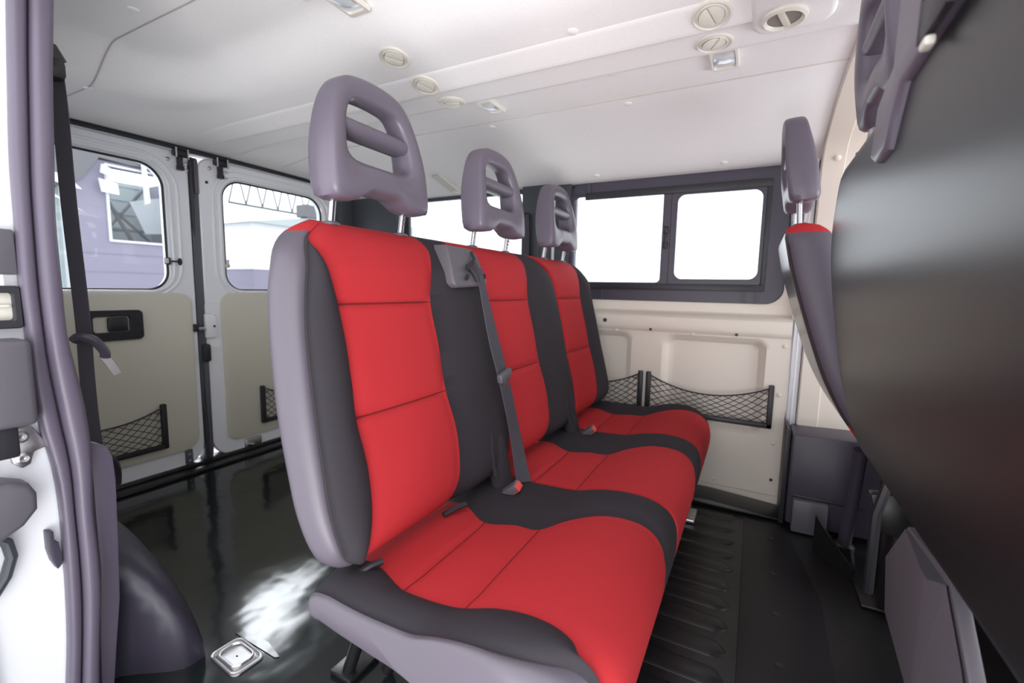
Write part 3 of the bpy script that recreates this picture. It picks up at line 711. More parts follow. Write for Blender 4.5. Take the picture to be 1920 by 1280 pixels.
S0 = [(0.41, 0.585), (0.43, 0.550), (0.457, 0.525), (0.53, 0.512), (0.60, 0.513), (0.75, 0.523), (0.87, 0.538), (0.97, 0.565), (1.02, 0.588), (1.05, 0.635), (1.07, 0.68)]
def edge0(z): return smooth_tab(E0, z)
def seam0(z): return max(smooth_tab(S0, z), edge0(z)+0.012)
for k in range(3):
    dx = PER*k
    Lk = lambda z, d=dx: smooth_tab(Lt, z)+d; Rk = lambda z, d=dx: smooth_tab(Rt, z)+d
    if k == 0: e0, sm, r0 = edge0, seam0, 0.040
    else: e0, sm, r0 = (lambda z, d=dx: smooth_tab(Lt, z)+d-0.012*0-0.0), None, 0.02
    if k < 2: e1, r1 = (lambda z, d=dx: smooth_tab(Lt, z)+d+PER), 0.02
    else: e1, r1 = (lambda z, d=dx: 2.135-0.075*(1-rnd(zt-z, 0.09))-0.06*(1-rnd(z-zb, 0.12))), 0.04
    if k == 0:
        V, F, fm = backrest_mesh(Z, e0, e1, Lk, Rk, sm, r0, r1, 0.105, yf, zb, zt, 0.050, 0.07, hseams=HS, Tb=0.062, rback=0.16)
    else:
        V, F, fm = backrest_mesh(Z, e0, e1, (lambda z, f=Lk: f(z)+0.0005), Rk, None, r0, r1, 0.105, yf, zb, zt, 0.050, 0.07, hseams=HS, Tb=0.062)
    if k == 0:                                              # the red panel runs over the top edge to the near corner
        for f_i, f in enumerate(F):
            if sum(V[i].z for i in f)/len(f) > 1.034 and sum(V[i].x for i in f)/len(f) < 0.9: fm[f_i] = 0
    obj('backrest', V, F, ['red', 'black', 'vinyl', 'shell'], BENCH, fm, 40)
    M4 = Matrix.Translation((0.792+PER*k, 0.788, 1.118)) @ Matrix.Rotation(-0.01, 4, 'X')
    headrest(BENCH, M4)
# sewn seams across the red panels
def red_seams(k):
    for hz in HS:
        m = MB(); a, c = smooth_tab(Lt, hz)+PER*k+0.002, smooth_tab(Rt, hz)+PER*k-0.002
        m.tube([(a+(c-a)*i/20, yf(hz)+0.0052-0.004*math.sin(PI*i/20)-0.0005, hz) for i in range(21)], 0.0013, 6)
        m.build('seam_thread', 'redseam', BENCH)
for k in range(3): red_seams(k)
# welt line along the near side
m = MB(); m.tube([(seam0(z)-0.004, yf(z)-0.0085*rnd(zt-z, .06)+ (1-rnd(zt-z, .055)*rnd(z-zb, .07))*0.06+0.0035, z) for z in [0.46+0.555*i/40 for i in range(41)]], 0.0012, 6)
m.build('stitching', 'seam', BENCH)

# cushions
PR = [(0.66, 0.345), (0.668, 0.37), (0.655, 0.388), (0.62, 0.394), (0.57, 0.392), (0.52, 0.391), (0.455, 0.393), (0.392, 0.397), (0.33, 0.412), (0.27, 0.421), (0.21, 0.420), (0.17, 0.409), (0.142, 0.388), (0.128, 0.355), (0.127, 0.31), (0.135, 0.26), (0.152, 0.205), (0.172, 0.178), (0.205, 0.185), (0.29, 0.27), (0.38, 0.312), (0.50, 0.325), (0.58, 0.332), (0.63, 0.338)]
prof = catmull([(0, y, z) for y, z in PR], 7, True); prof = [(p.y, p.z) for p in prof]
NP = len(prof); nrm = []
for i in range(NP):
    a = prof[i-1]; c = prof[(i+1) % NP]; t = Vector((c[0]-a[0], c[1]-a[1])).normalized(); nrm.append((-t.y, t.x))
cy = sum(p[0] for p in prof)/NP; cz = sum(p[1] for p in prof)/NP
if sum((p[0]-cy)*n[0]+(p[1]-cz)*n[1] for p, n in zip(prof, nrm)) < 0: nrm = [(-a, -c) for a, c in nrm]
CL = [(0.12, 0.570), (0.165, 0.572), (0.196, 0.592), (0.245, 0.604), (0.32, 0.605), (0.397, 0.590), (0.46, 0.584), (0.525, 0.587), (0.60, 0.612), (0.66, 0.62)]
CR = [(0.12, 0.965), (0.16, 0.985), (0.20, 0.988), (0.275, 0.975), (0.351, 0.930), (0.394, 0.886), (0.45, 0.884), (0.52, 0.862), (0.60, 0.905), (0.66, 0.91)]
def cushion(k):
    dx = PER*k; first = k == 0; last = k == 2
    x0 = 0.494 if first else 1.142+PER*(k-1)-0.018; x1 = 1.142+PER*k-0.018 if not last else 2.15
    V = []; F = []; fm = []
    segs = [5, 9, 16, 10] if first else [16, 10]; kinds = [2, 1, 0, 1] if first else [0, 1]
    cols = []
    top_rows = [i for i in range(NP)]
    for i, (y, z) in enumerate(prof):
        front = z < 0.37 and y < 0.2
        under = y > 0.16 and z < 0.34
        l = (smooth_tab(CL, y) if not front and not under else 0.570-0.05*sstep(.36, .2, z))+dx
        r = (smooth_tab(CR, y) if not front and not under else 0.965+0.02*sstep(.37, .25, z))+dx
        r = min(r, x1-0.008)
        sx = (smooth_tab([(0.12, 0.566), (0.142, 0.562), (0.166, 0.552), (0.185, 0.535), (0.215, 0.519), (0.27, 0.509), (0.40, 0.507)], y) if not front and not under else 0.568+0.045*sstep(.36, .27, z)+0.06*sstep(.27, .18, z))
        bp = [x0, sx, max(l, sx+.002), r, x1] if first else [x0, r, x1]
        row = []
        for s, n in enumerate(segs):
            for q in range(n):
                u = q/n
                if s == 0 and first: u = u**1.5
                elif s == 0: u = u**1.4
                if s == len(segs)-1: u = 1-(1-u)**1.6
                row.append((bp[s]+(bp[s+1]-bp[s])*u, s, u, q == 0 and s > 0))
        row.append((bp[-1], len(segs)-1, 1., False))
        for x, s, u, edge in row:
            r0, r1 = (0.012, 0.014) if first else (0.014, 0.014)
            if last: r1 = 0.04
            ins = r0*(1-rnd(x-x0, r0)) + r1*(1-rnd(x1-x, r1))
            yy = y-nrm[i][0]*ins; zz = z-nrm[i][1]*ins
            if not under and not front or z > .36:
                if kinds[s] == 1: zz += (0.016 if s == 1 and first else 0.012)*math.sin(PI*u)
                if kinds[s] == 0:
                    for ys_ in (0.522, 0.395): zz -= 0.0075*math.exp(-((y-ys_)/0.0055)**2)*min(1, 4*u*(1-u)+.5)
                    zz += 0.004*math.sin(PI*u)*(math.sin((y-.395)/.127*PI) if .395 < y < .522 else 0.6)
            if edge: zz -= 0.003*nrm[i][1]; yy -= 0.003*nrm[i][0]
            if first and x < 0.625:
                sh = smooth_tab([(0.49, 0.12), (0.503, 0.085), (0.525, 0.050), (0.551, 0.028), (0.585, 0.010), (0.625, 0.0)], x)
                yy += sh*max(0., min(1., (0.62-y)/0.47))
            if last and x > 2.02:
                sh = 0.11*(1-math.sqrt(max(0., 1-((x-2.02)/0.136)**2)))
                yy += sh*max(0., min(1., (0.42-y)/0.28))
            V.append(Vector((x, yy, zz)))
        cols.append((front, under, z))
    n = len(row); sidx = []
    for s, c in enumerate(segs): sidx += [s]*c
    rs = kinds.index(0); c0 = sum(segs[:rs]); c1 = c0+segs[rs]
    for ys_ in (0.522, 0.395):
        ri = min((i for i in range(NP) if prof[i][1] > .37), key=lambda i: abs(prof[i][0]-ys_))
        m = MB(); m.tube([V[ri*n+q]+Vector((0, 0, 0.0004)) for q in range(c0 if rs else 1, c1+1)], 0.0013, 6); m.build('seam_thread', 'redseam', BENCH)
    for i in range(NP):
        j = (i+1) % NP
        for q in range(n-1):
            F.append([i*n+q, i*n+q+1, j*n+q+1, j*n+q])
            kd = kinds[sidx[q]]
            if cols[i][1] or cols[i][2] < 0.172: kd = 2
            fm.append(kd)
    F.append([i*n for i in range(NP)]); fm.append(2 if first else 1)
    F.append([i*n+n-1 for i in range(NP)]); fm.append(1)
    obj('cushion', V, F, ['red', 'black', 'vinyl'], BENCH, fm, 40)
for k in range(3): cushion(k)
# front apron, tube frame and feet
m = MB(); m.box((0.70, 0.170, 0.150), (2.05, 0.24, 0.185), 0.015); m.box((0.70, 0.24, 0.20), (2.05, 0.62, 0.235), 0.01); m.build('seat_pan', 'greyplastic', BENCH)
for x in (0.715, 1.95):
    m = MB()
    m.tube([(x, 0.70, 0.30), (x-0.012, 0.80, 0.012)], 0.015, 12); m.tube([(x+0.05, 0.60, 0.26), (x+0.035, 0.72, 0.012)], 0.015, 12); m.tube([(x+0.03, 0.52, 0.25), (x+0.02, 0.28, 0.015)], 0.014, 12)
    m.box((x-0.035, 0.77, 0.0), (x+0.06, 0.84, 0.014), 0.004); m.box((x-0.03, 0.24, 0.0), (x+0.05, 0.31, 0.018), 0.004); m.tube([(x+.005, 0.68, 0.22), (x+.03, 0.40, 0.16)], 0.010, 10)
    f = m.build('leg_frame', 'rib', BENCH)
    m = MB(); m.box((x-0.06, 0.155, 0.0), (x+0.055, 0.25, 0.016), 0.004); m.tube([(x-0.045, 0.20, 0.03), (x+0.045, 0.19, 0.03)], 0.012, 10); m.build('foot_clamp', 'steel', f)
m = MB(); m.prism([(0.16, 0.17), (0.30, 0.17), (0.34, 0.03), (0.20, 0.01)], YZ, 1.97, 2.0, 0.004); m.build('leg_plate', 'plastic', BENCH)
# belt guide on the strip between the first two places
def on_back(x, z, d): return Vector((x, yf(z)-d, z))
m = MB()
g0 = [(0.958, 0.940), (0.972, 0.930), (1.105, 0.936), (1.118, 0.950), (1.112, 1.02), (1.100, 1.040), (0.992, 1.043), (0.978, 1.03)]
m.prism([(u, v) for u, v in g0], lambda u, v, d: on_back(u, v, d + 0.012*math.sin(PI*(v-.93)/.115)), -0.02, 0.038, 0.008, seg=3)
G = m.build('belt_guide', 'greyplastic', BENCH)
m = MB()
for x, z in ((1.012, 0.958), (1.098, 0.962)): m.lathe([(0.0085, -.002), (0.0085, 0.001), (0, 0.001)], Matrix.Translation(on_back(x, z, 0.0455)) @ Matrix.Rotation(PI/2+.25, 4, 'X'), 14)
m.tube([on_back(1.022, 0.985, 0.050), on_back(1.05, 0.995, 0.051), on_back(1.075, 1.010, 0.050), on_back(1.082, 1.03, 0.046)], 0.004, 8)
m.lathe([(0.008, 0), (0.008, 0.002), (0, 0.002)], Matrix.Translation(on_back(1.022, 0.985, 0.048)) @ Matrix.Rotation(PI/2, 4, 'X'), 12); m.build('slot', 'seam', G)
m = MB(); m.prism([(1.03, 0.985), (1.075, 1.005), (1.085, 0.985), (1.075, 0.955), (1.055, 0.945), (1.05, 0.965)], lambda u, v, d: on_back(u, v, d), 0.035, 0.053, 0.004); m.build('tongue_flap', 'plastic', G)
# its belt
bp_ = catmull([on_back(1.072, 0.985, 0.055), on_back(1.072, 0.90, 0.050), on_back(1.082, 0.79, 0.046), on_back(1.094, 0.69, 0.045), on_back(1.106, 0.60, 0.040), on_back(1.112, 0.51, 0.036), on_back(1.102, 0.435, 0.040), on_back(1.085, 0.40, 0.05)], 6)
m = MB(); nb = len(bp_)
ws = []
for i in range(nb):
    t = i/(nb-1); w = 0.010+0.010*sstep(0, .35, t); ang = 0.2+0.5*sstep(.6, 1, t)
    ws.append((w*math.cos(ang), -w*math.sin(ang), 0))
m.ribbon(bp_, ws, [(0.2, -1, 0.2)]*nb); B = m.build('belt_webbing', 'web', BENCH)
m = MB(); q = on_back(1.092, 0.69, 0.052); m.box((-0.030, -0.009, -0.012), (0.030, 0.009, 0.014), 0.005, mtx=Matrix.Translation(q) @ Matrix.Rotation(-0.25, 4, 'Y')); T_ = m.build('tongue_grip', 'greyplastic', B)
m = MB(); m.ring(rrect(-0.011, -0.062, 0.011, -0.008, 0.004), rrect(-0.005, -0.052, 0.005, -0.026, 0.003), (0, -0.038), lambda u, v, d: (Matrix.Translation(q) @ Matrix.Rotation(-0.2, 4, 'Y')) @ Vector((u, d, v)), -0.0015, 0.0015); m.build('tongue', 'chrome', T_)
# buckles standing in the gaps
for k, (x, y) in enumerate(((1.005, 0.535), (1.585, 0.520))):
    R4 = Matrix.Translation((x, y, 0.405)) @ Matrix.Rotation(-0.55, 4, 'X') @ Matrix.Rotation(0.45, 4, 'Y')
    R4 = Matrix.Translation((x, y, 0.404)) @ Matrix.Rotation(0.85, 4, 'X') @ Matrix.Rotation(0.25, 4, 'Z')
    m = MB(); m.box((-0.015, -0.011, -0.05), (0.015, 0.011, 0.036), 0.004, mtx=R4); bk = m.build('buckle', 'greyplastic', BENCH)
    m = MB(); m.box((-0.0135, -0.0125, 0.006), (0.0135, 0.006, 0.0385), 0.002, mtx=R4); m.build('release_button', 'redplastic', bk, label='red release button')
    m = MB(); rows = []                                       # padded sheath behind the buckle
    for i in range(14):
        t = i/13; z = 0.375+0.175*t; w = 0.043*(1-0.42*t*t)*rnd(1.01-t, .22)
        cx_ = 1.046+PER*k+0.012*t
        rows.append([Vector((cx_+w*math.cos(2*PI*j/16), yf(z)-0.002+0.024*rnd(1.01-t, .3)*math.sin(2*PI*j/16), z)) for j in range(16)])
    m.grid(rows, close_u=True); m.build('buckle_sheath', 'black', BENCH, sharp=60)
    m = MB(); m.tube(catmull([on_back(1.018+PER*k-.002, 0.545, 0.0165), on_back(1.012+PER*k, 0.53, 0.018), on_back(1.002+PER*k, 0.50, 0.018), on_back(1.0+PER*k, 0.44, 0.018)], 4), 0.006, 8); m.build('slit', 'seam', BENCH)
# pull straps at the back of the first cushion
for p in (((0.820, 0.607, 0.404), (0.850, 0.594, 0.410), (0.878, 0.583, 0.411)), ((0.562, 0.612, 0.402), (0.582, 0.600, 0.411), (0.604, 0.590, 0.412))):
    m = MB(); m.tube(catmull(p, 4), 0.0065, 8); m.build('pull_strap', 'plastic', BENCH)

# front row: driver's seat near the far side, seen from behind
DRV = thing('driver_seat', 'front seat with red top and charcoal side, between cream pillar and big black back', 'car seat', (1.75, -0.35, 0.0))
ydr = lambda z: smooth_tab([(0.44, -0.455), (0.52, -0.40), (0.60, -0.345), (0.70, -0.295), (0.80, -0.258), (0.90, -0.225), (1.0, -0.195), (1.12, -0.168), (1.2, -0.15)], z)
zb2, zt2 = 0.43, 1.135
e0 = lambda z: 1.500+0.06*(1-rnd(zt2-z, 0.06))+0.03*(1-rnd(z-zb2, 0.10)); e1 = lambda z: 1.985-0.08*(1-rnd(zt2-z, 0.10))-0.05*(1-rnd(z-zb2, 0.12))
V, F, fm = backrest_mesh(zrows(zb2, zt2), e0, e1, lambda z: 1.61, lambda z: 1.875, None, 0.03, 0.05, 0.115, ydr, zb2, zt2, 0.05, 0.06, shell=1, redcap=0.035, bulge_back=0.0)
V2 = []; 
for f_i, f in enumerate(F):                                   # red cap over the top, red strip low on the side
    c = sum((V[i] for i in f), Vector())/len(f)
    if fm[f_i] == 3 and c.x < e0(c.z)+0.014: fm[f_i] = 1
    if c.z > 1.098 + 0.1*max(0, c.y+0.10): fm[f_i] = 0
    elif c.z < 0.575 and c.x < 1.56: fm[f_i] = 0
    elif fm[f_i] == 1 and c.x > 1.9: fm[f_i] = 1
obj('backrest', V, F, ['red', 'drvside', 'vinyl', 'sideshell'], DRV, fm, 40)
headrest(DRV, Matrix.Translation((1.745, -0.095, 1.215)) @ Matrix.Rotation(-0.07, 4, 'X'), cz=-0.080, cy=0.0)
m = MB(); m.tube([(1.514, ydr(z)+0.1075, z) for z in [0.52+0.55*i/30 for i in range(31)]], 0.002, 6); m.build('stitching', 'seam', DRV)
m = MB(); m.box((1.50, -0.92, 0.30), (1.98, -0.42, 0.47), 0.05, seg=4); m.build('cushion', 'black', DRV)
m = MB(); m.box((1.57, -0.72, 0.005), (1.93, -0.42, 0.31), 0.015)
m.prism([(-0.42, 0.42), (-0.31, 0.40), (-0.335, 0.30), (-0.42, 0.28)], YZ, 1.49, 1.53, 0.006)
p = m.build('pedestal', 'rib', DRV)
m = MB(); m.tube([(1.48, -0.345, 0.46), (1.46, -0.32, 0.36), (1.50, -0.33, 0.12)], 0.012, 8); m.build('height_lever', 'plastic', DRV)

# front passenger bench: big black back close to the camera
PB = thing('passenger_bench', 'large black-backed front bench filling the right edge, close by', 'bench seat', (0.87, -0.4, 0.0))
ypb = lambda z: smooth_tab([(0.50, -0.395), (0.56, -0.373), (0.70, -0.330), (0.90, -0.292), (1.03, -0.276), (1.23, -0.268)], z)
zb3, zt3 = 0.53, 1.222
e0 = lambda z: 0.36+0.06*(1-rnd(zt3-z, 0.08)); e1 = lambda z: 1.385-0.20*(1-rnd(zt3-z, 0.17))-0.03*(1-rnd(z-zb3, 0.05))+0.04*sstep(.9, .55, z)
V, F, fm = backrest_mesh(zrows(zb3, zt3), e0, e1, lambda z: 0.46, lambda z: 1.16, None, 0.03, 0.035, 0.12, ypb, zb3, zt3, 0.03, 0.03, shell=1, redcap=0.0, bulge_back=0.004)
obj('backrest', V, F, ['red', 'black', 'vinyl', 'shell'], PB, fm, 40)
headrest(PB, Matrix.Translation((1.105, -0.195, 1.285)) @ Matrix.Rotation(-0.05, 4, 'X'))
m = MB()                                                       # grey belt-guide bracket over the top of the shell
P = [(0.80, 1.235), (0.90, 1.24), (0.985, 1.225), (1.035, 1.19), (1.055, 1.155), (1.055, 1.135), (1.035, 1.14), (1.00, 1.165), (0.94, 1.185), (0.86, 1.195), (0.80, 1.19)]
P = [(0.896, 1.137), (0.884, 1.165), (0.876, 1.208), (0.80, 1.235), (0.80, 1.34), (0.74, 1.37), (0.50, 1.37), (0.50, 1.20), (0.60, 1.205), (0.66, 1.198), (0.747, 1.192), (0.779, 1.154), (0.80, 1.126), (0.86, 1.122)]
m.prism(P, XZ, -0.24, -0.138, 0.008, seg=3); g = m.build('belt_guide', 'headrest', PB)
m = MB(); m.box((0.575, -0.139, 1.195), (0.665, -0.134, 1.245), 0.006); m.build('slot', 'plastic', g)
m = MB(); m.box((0.62, -0.140, 1.180), (0.64, -0.130, 1.19), 0.003); m.build('clip', 'ivory', g)
m = MB(); m.box((0.38, -0.92, 0.28), (1.38, -0.42, 0.47), 0.05, seg=4); m.build('cushion', 'black', PB)
m = MB(); Y0, YR = -0.285, -0.262
hull = [(1.08, 0.497), (1.185, 0.383), (1.145, 0.275), (0.893, 0.285), (0.66, 0.285), (0.69, 0.35), (0.772, 0.423), (0.868, 0.51), (0.895, 0.515)]
m.prism(hull, XZ, -0.305, Y0, 0.004)
V = [(1.075, Y0+.004, 0.493), (1.175, Y0+.004, 0.383), (1.138, Y0+.004, 0.283), (0.905, YR, 0.293), (0.905, YR, 0.500), (0.880, YR, 0.293), (0.880, YR, 0.500), (0.675, Y0+.004, 0.293), (0.785, Y0+.004, 0.430), (0.868, Y0+.004, 0.503)]
V += [(x, Y0-.01, z) for x, y, z in V]
m.add(V, [[0, 1, 2, 3, 4], [4, 3, 5, 6], [6, 5, 7, 8, 9], [2, 12, 13, 3], [3, 13, 15, 5], [5, 15, 17, 7], [0, 4, 14, 10], [4, 6, 16, 14], [6, 9, 19, 16]])
m.build('base_cover', 'greyplastic', PB, label='grey plastic cover under the black back')
m = MB(); m.box((0.45, -0.85, 0.004), (1.28, -0.45, 0.29), 0.02); m.build('base', 'rib', PB)
m = MB(); m.prism([(1.20, 0.48), (1.36, 0.52), (1.40, 0.30), (1.30, 0.26), (1.16, 0.30)], XZ, -0.40, -0.375, 0.006)
[m.lathe([(0.013, 0), (0.013, 0.01), (0, 0.012)], Matrix.Translation((x, -0.375, z)) @ Matrix.Rotation(-PI/2, 4, 'X'), 12) for x, z in ((1.22, 0.40), (1.30, 0.44), (1.26, 0.34))]
m.build('recliner_plate', 'rib', PB)
# seat carrier bracket on the floor under the driver's seat
t = DRV
m = MB(); T3 = [(1.93, -0.25, 0.13), (1.90, -0.268, 0.105), (1.84, -0.300, 0.075), (1.765, -0.345, 0.035)]
V = []
for x, y, z in T3:
    for o in (0, 0.006): V += [(x+o*.5, y-o, 0.0), (x+o*.5, y-o, z)]
F = [[0, 2, 3, 1], [12, 13, 15, 14]]
for q in range(3):
    a = q*4; F += [[a, a+1, a+5, a+4], [a+2, a+6, a+7, a+3], [a+1, a+3, a+7, a+5], [a, a+4, a+6, a+2]]
m.add(V, F); m.box((1.62, -0.45, 0.0), (1.94, -0.345, 0.010), 0.003)
m.build('carrier_plate', 'rib', t)
m = MB(); m.tube([(1.955, -0.346, 0.01), (1.90, -0.347, 0.22), (1.845, -0.346, 0.42)], 0.021, 12); m.build('carrier_post', 'purple', t)
m = MB(); m.lathe([(0.034, 0.0), (0.034, 0.02), (0.022, 0.03), (0, 0.03)], Matrix.Translation((1.955, -0.346, 0.01)), 14); m.build('post_flange', 'rib', t)
m = MB(); m.box((1.60, -0.47, 0.0), (1.70, -0.385, 0.30), 0.03, seg=3); m.build('upright', 'rib', t)

# ------------------------------------------------------------------ floor fittings
t = thing('floor_board', 'flat black floor board with a row of slotted bolts, in front of the ribbed floor', 'floor panel', (1.4, -0.14, -0.003))
m = MB(); m.prism([(0.80, -0.022), (2.06, -0.022), (2.02, -0.17), (1.60, -0.24), (1.05, -0.235), (0.80, -0.25)], XY, -0.0028, 0.004, 0.0015); m.build('board', 'board', t)
for x in (1.918, 1.669, 1.454, 1.244, 1.03):
    m = MB(); m.lathe([(0.009, 0), (0.009, 0.0025), (0, 0.003)], Matrix.Translation((x, -0.117, 0.0038)), 14); m.box((x-.0015, -.125, .006), (x+.0015, -.109, .0072)); m.build('bolt', 'plastic', t)
b = MB(); b.prism([(0.12, 0.003), (-0.15, 0.003), (-0.15, 0.012), (0.12, 0.03), (0.6, 0.03), (0.6, 0.003)], YZ, 2.09, 2.236, 0.004)
tag(b.build('trim_11', 'rib'), kind='structure')
for y, lab in ((0.12, 'small black bolt in the floor beside the cream board, nearer the bench'), (-0.06, 'small black bolt in the floor beside the cream board, nearer the pillar')):
    pass
b = MB(); P = []
t = thing('lashing_cup', 'polished steel tie-down cup sunk in the rear floor beside the bench leg', 'tie-down cup', (0.605, 1.085, 0.0))
R4 = Matrix.Translation((0.605, 1.085, 0.0005)) @ Matrix.Rotation(math.radians(-4), 4, 'Z')
m = MB(); rows = []
for (k, h) in ((1.0, 0.0), (0.99, 0.003), (0.93, 0.0045), (0.86, 0.004), (0.80, 0.002), (0.72, 0.0045), (0.62, 0.003), (0.52, 0.0015), (0.35, 0.001), (0.05, 0.001)):
    rows.append([R4 @ Vector((u*k, v*k, h)) for u, v in rrect(-0.040, -0.062, 0.040, 0.062, 0.018)])
m.grid(rows, close_u=True); m.build('cup', 'steel', t)
m = MB(); rw = []
for (k, h) in ((1.0, 0.004), (0.96, 0.008), (0.90, 0.008), (0.86, 0.004)): rw.append([R4 @ Vector((u*k, v*k, h)) for u, v in rrect(-0.028, -0.042, 0.028, 0.046, 0.02)])
m.grid(rw, close_u=True); m.build('ring', 'steel', t)
m = MB(); m.prism([(0.655, 0.99), (0.672, 1.06), (0.663, 1.15), (0.648, 1.165), (0.648, 1.0)], XY, 0.0003, 0.0022); m.build('cut_flap', 'floor', t)

# net pockets on the far wall
def wall_net(y0, y1, zt0, zt1, zb0, zb1, label):
    t = thing('net_pocket', label, 'net pocket', (FX, (y0+y1)/2, min(zb0, zb1)-.01), 'net pockets on the far wall board')
    m = MB(); x0, x1 = FX-0.022, FX-0.0005
    m.prism([(y0+.011, zt0), (y0-.011, zt0), (y0-.011, zb0-.012), (y0+.011, zb0-.012)], YZ, x0, x1, 0.004)
    m.prism([(y1+.011, zt1), (y1-.011, zt1), (y1-.011, zb1-.012), (y1+.011, zb1-.012)], YZ, x0, x1, 0.004)
    m.prism([(y0+.011, zb0-.012), (y1-.011, zb1-.012), (y1-.011, zb1+.010), (y0+.011, zb0+.010)], YZ, x0, x1, 0.004); m.build('frame', 'plastic', t)
    m = MB(); net(m, (FX-.014, y0, zb0), (FX-.014, y1, zb1), (FX-.014, y0, zt0-.012), (FX-.014, y1, zt1-.012), 0.38, 11, 10, 0.0017, off=Vector((-0.015, 0, 0))); m.build('netting', 'plastic', t)
wall_net(0.430, -0.088, 0.548, 0.540, 0.365, 0.362, 'wide black net pocket on the cream wall board, right of the bench end')
wall_net(0.955, 0.468, 0.540, 0.548, 0.362, 0.365, 'black net pocket half hidden behind the far backrest')

# ------------------------------------------------------------------ ceiling fittings
def vent(x, y, label, ang):
    z = ceil_z(x, y)
    sl = math.atan2(ceil_z(x+.03, y)-ceil_z(x-.03, y), .06)
    M4 = Matrix.Translation((x, y, z+0.002)) @ Matrix.Rotation(-sl, 4, 'Y') @ Matrix.Rotation(PI, 4, 'X')
    t = thing('air_vent', label, 'air vent', (x, y, z), 'round air vents in the ceiling duct')
    m = MB(); m.lathe([(0.046, 0), (0.045, 0.005), (0.041, 0.007), (0.038, 0.004), (0.034, 0.004), (0.033, 0.006), (0.030, 0.006), (0.029, 0.001)], M4, 28); m.build('bezel', 'ivory', t)
    m = MB(); m.lathe([(0.0295, 0.0), (0.029, 0.0015), (0, 0.0015)], M4, 24); m.build('throat', 'slot', t)
    for s in (-1, 1):
        m = MB(); P = [(0.0275*math.cos(a), 0.0275*math.sin(a)) for a in [PI*i/12 for i in range(13)]]
        q = M4 @ Matrix.Rotation(ang+(0 if s > 0 else PI), 4, 'Z') @ Matrix.Translation((0, 0.0012, 0.003)) @ Matrix.Rotation(-0.12*s, 4, 'X')
        m.prism(P, lambda u, v, d: q @ Vector((u, v, d)), 0.0, 0.005, 0.0015); m.build('flap', 'ivory', t)
vent(1.085, 0.985, 'round ivory ceiling vent, leftmost of the three above the near headrest', 0.7)
vent(1.229, 0.985, 'round ivory ceiling vent, middle of the three above the near headrest', 0.5)
vent(1.375, 0.985, 'round ivory ceiling vent beside the oval lamp, rightmost of the three above the near headrest', 1.3)
vent(1.226, 0.138, 'round ivory ceiling vent at the top edge, above the slotted one', 0.3)
vent(1.356, 0.142, 'round ivory ceiling vent with a diagonal slot beside the square lamp', -0.5)
def lamp(x, y, sx, sy, label):
    z = min(ceil_z(x-sx/2, y), ceil_z(x+sx/2, y))-0.001
    t = thing('ceiling_lamp', label, 'ceiling lamp', (x, y, z), 'interior lamps in the headliner')
    m = MB(); m.ring(rrect(x-sx/2, y-sy/2, x+sx/2, y+sy/2, 0.006), rrect(x-sx/2+0.018, y-sy/2+0.010, x+sx/2-0.018, y+sy/2-0.010, 0.006), (x, y), XY, z-0.010, z+0.004, lip=0.003); m.build('bezel', 'ivory', t)
    m = MB(); rows = []
    for i in range(9):
        u = -1+2*i/8
        rows.append([Vector((x+u*(sx/2-.018), y+v*(sy/2-.010), z-0.004-0.012*(1-u*u)*(1-.4*v*v))) for v in (-1, -.6, -.2, .2, .6, 1)])
    m.grid(rows); m.build('lens', 'lens', t)
lamp(1.520, 0.915, 0.125, 0.062, 'oval clear ceiling lamp beside the three vents')
lamp(1.510, 0.128, 0.135, 0.075, 'square clear ceiling lamp beside the slotted vent')
lamp(0.885, 0.97, 0.125, 0.070, 'clear ceiling lamp cut by the top edge of the picture')
# pod console with vent at the top right corner
t = thing('ceiling_console', 'ivory raised console with a barred round vent at the front end of the ceiling duct', 'console', (1.27, -0.02, 1.56))
m = MB(); m.prism(rrect(1.10, -0.115, 1.35, 0.055, 0.045), XY, 1.560, 1.592, 0.014, seg=3); m.build('housing', 'ceil', t)
m = MB(); M4 = Matrix.Translation((1.275, -0.012, 1.560)) @ Matrix.Rotation(PI, 4, 'X')
m.lathe([(0.048, -.004), (0.047, 0.006), (0.041, 0.010), (0.036, 0.006), (0.034, 0.002)], M4, 28); m.build('bezel', 'ivory', t)
m = MB(); m.lathe([(0.035, 0.001), (0.035, 0.0035), (0, 0.0035)], M4, 24); m.build('throat', 'slot', t)
m = MB(); m.box((-0.034, -0.007, 0.001), (0.034, 0.007, 0.008), 0.002, mtx=M4 @ Matrix.Rotation(0.25, 4, 'Z')); m.build('bar', 'ivory', t)
def cap(x, y, label):
    z = ceil_z(x, y); e = .01; n = Vector((ceil_z(x+e, y)-ceil_z(x-e, y), ceil_z(x, y+e)-ceil_z(x, y-e), -2*e)).normalized()
    M4 = Matrix.Translation(Vector((x, y, z))) @ n.to_track_quat('Z', 'Y').to_matrix().to_4x4()
    b = MB(); b.lathe([(0.014, -0.002), (0.0135, 0.002), (0.010, 0.0035), (0, 0.004)], M4, 18)
    b.build('trim_cap', 'ceil', bpy.data.objects['ceiling'])
for x, y, lab in ((0.685, 1.55, 'round headliner cap at the top left, near the bend of the grey seam'), (0.74, 2.0, 'round headliner cap above the dark belt anchor'), (0.86, 1.08, 'round headliner cap left of the lamp at the top edge'),
                  (1.17, 0.462, 'round headliner cap on the duct above the square lamp side'), (1.475, 0.447, 'round headliner cap just beyond the duct edge'), (1.71, 1.02, 'round headliner cap beyond the seam near the oval lamp'),
                  (1.71, 0.455, 'round headliner cap beyond the seam near the middle of the ceiling'), (2.2, 0.16, 'headliner cap on the roof edge over the sliding window, right one'), (2.2, 0.72, 'headliner cap on the roof edge over the sliding window, left one')):
    cap(x, y, lab)
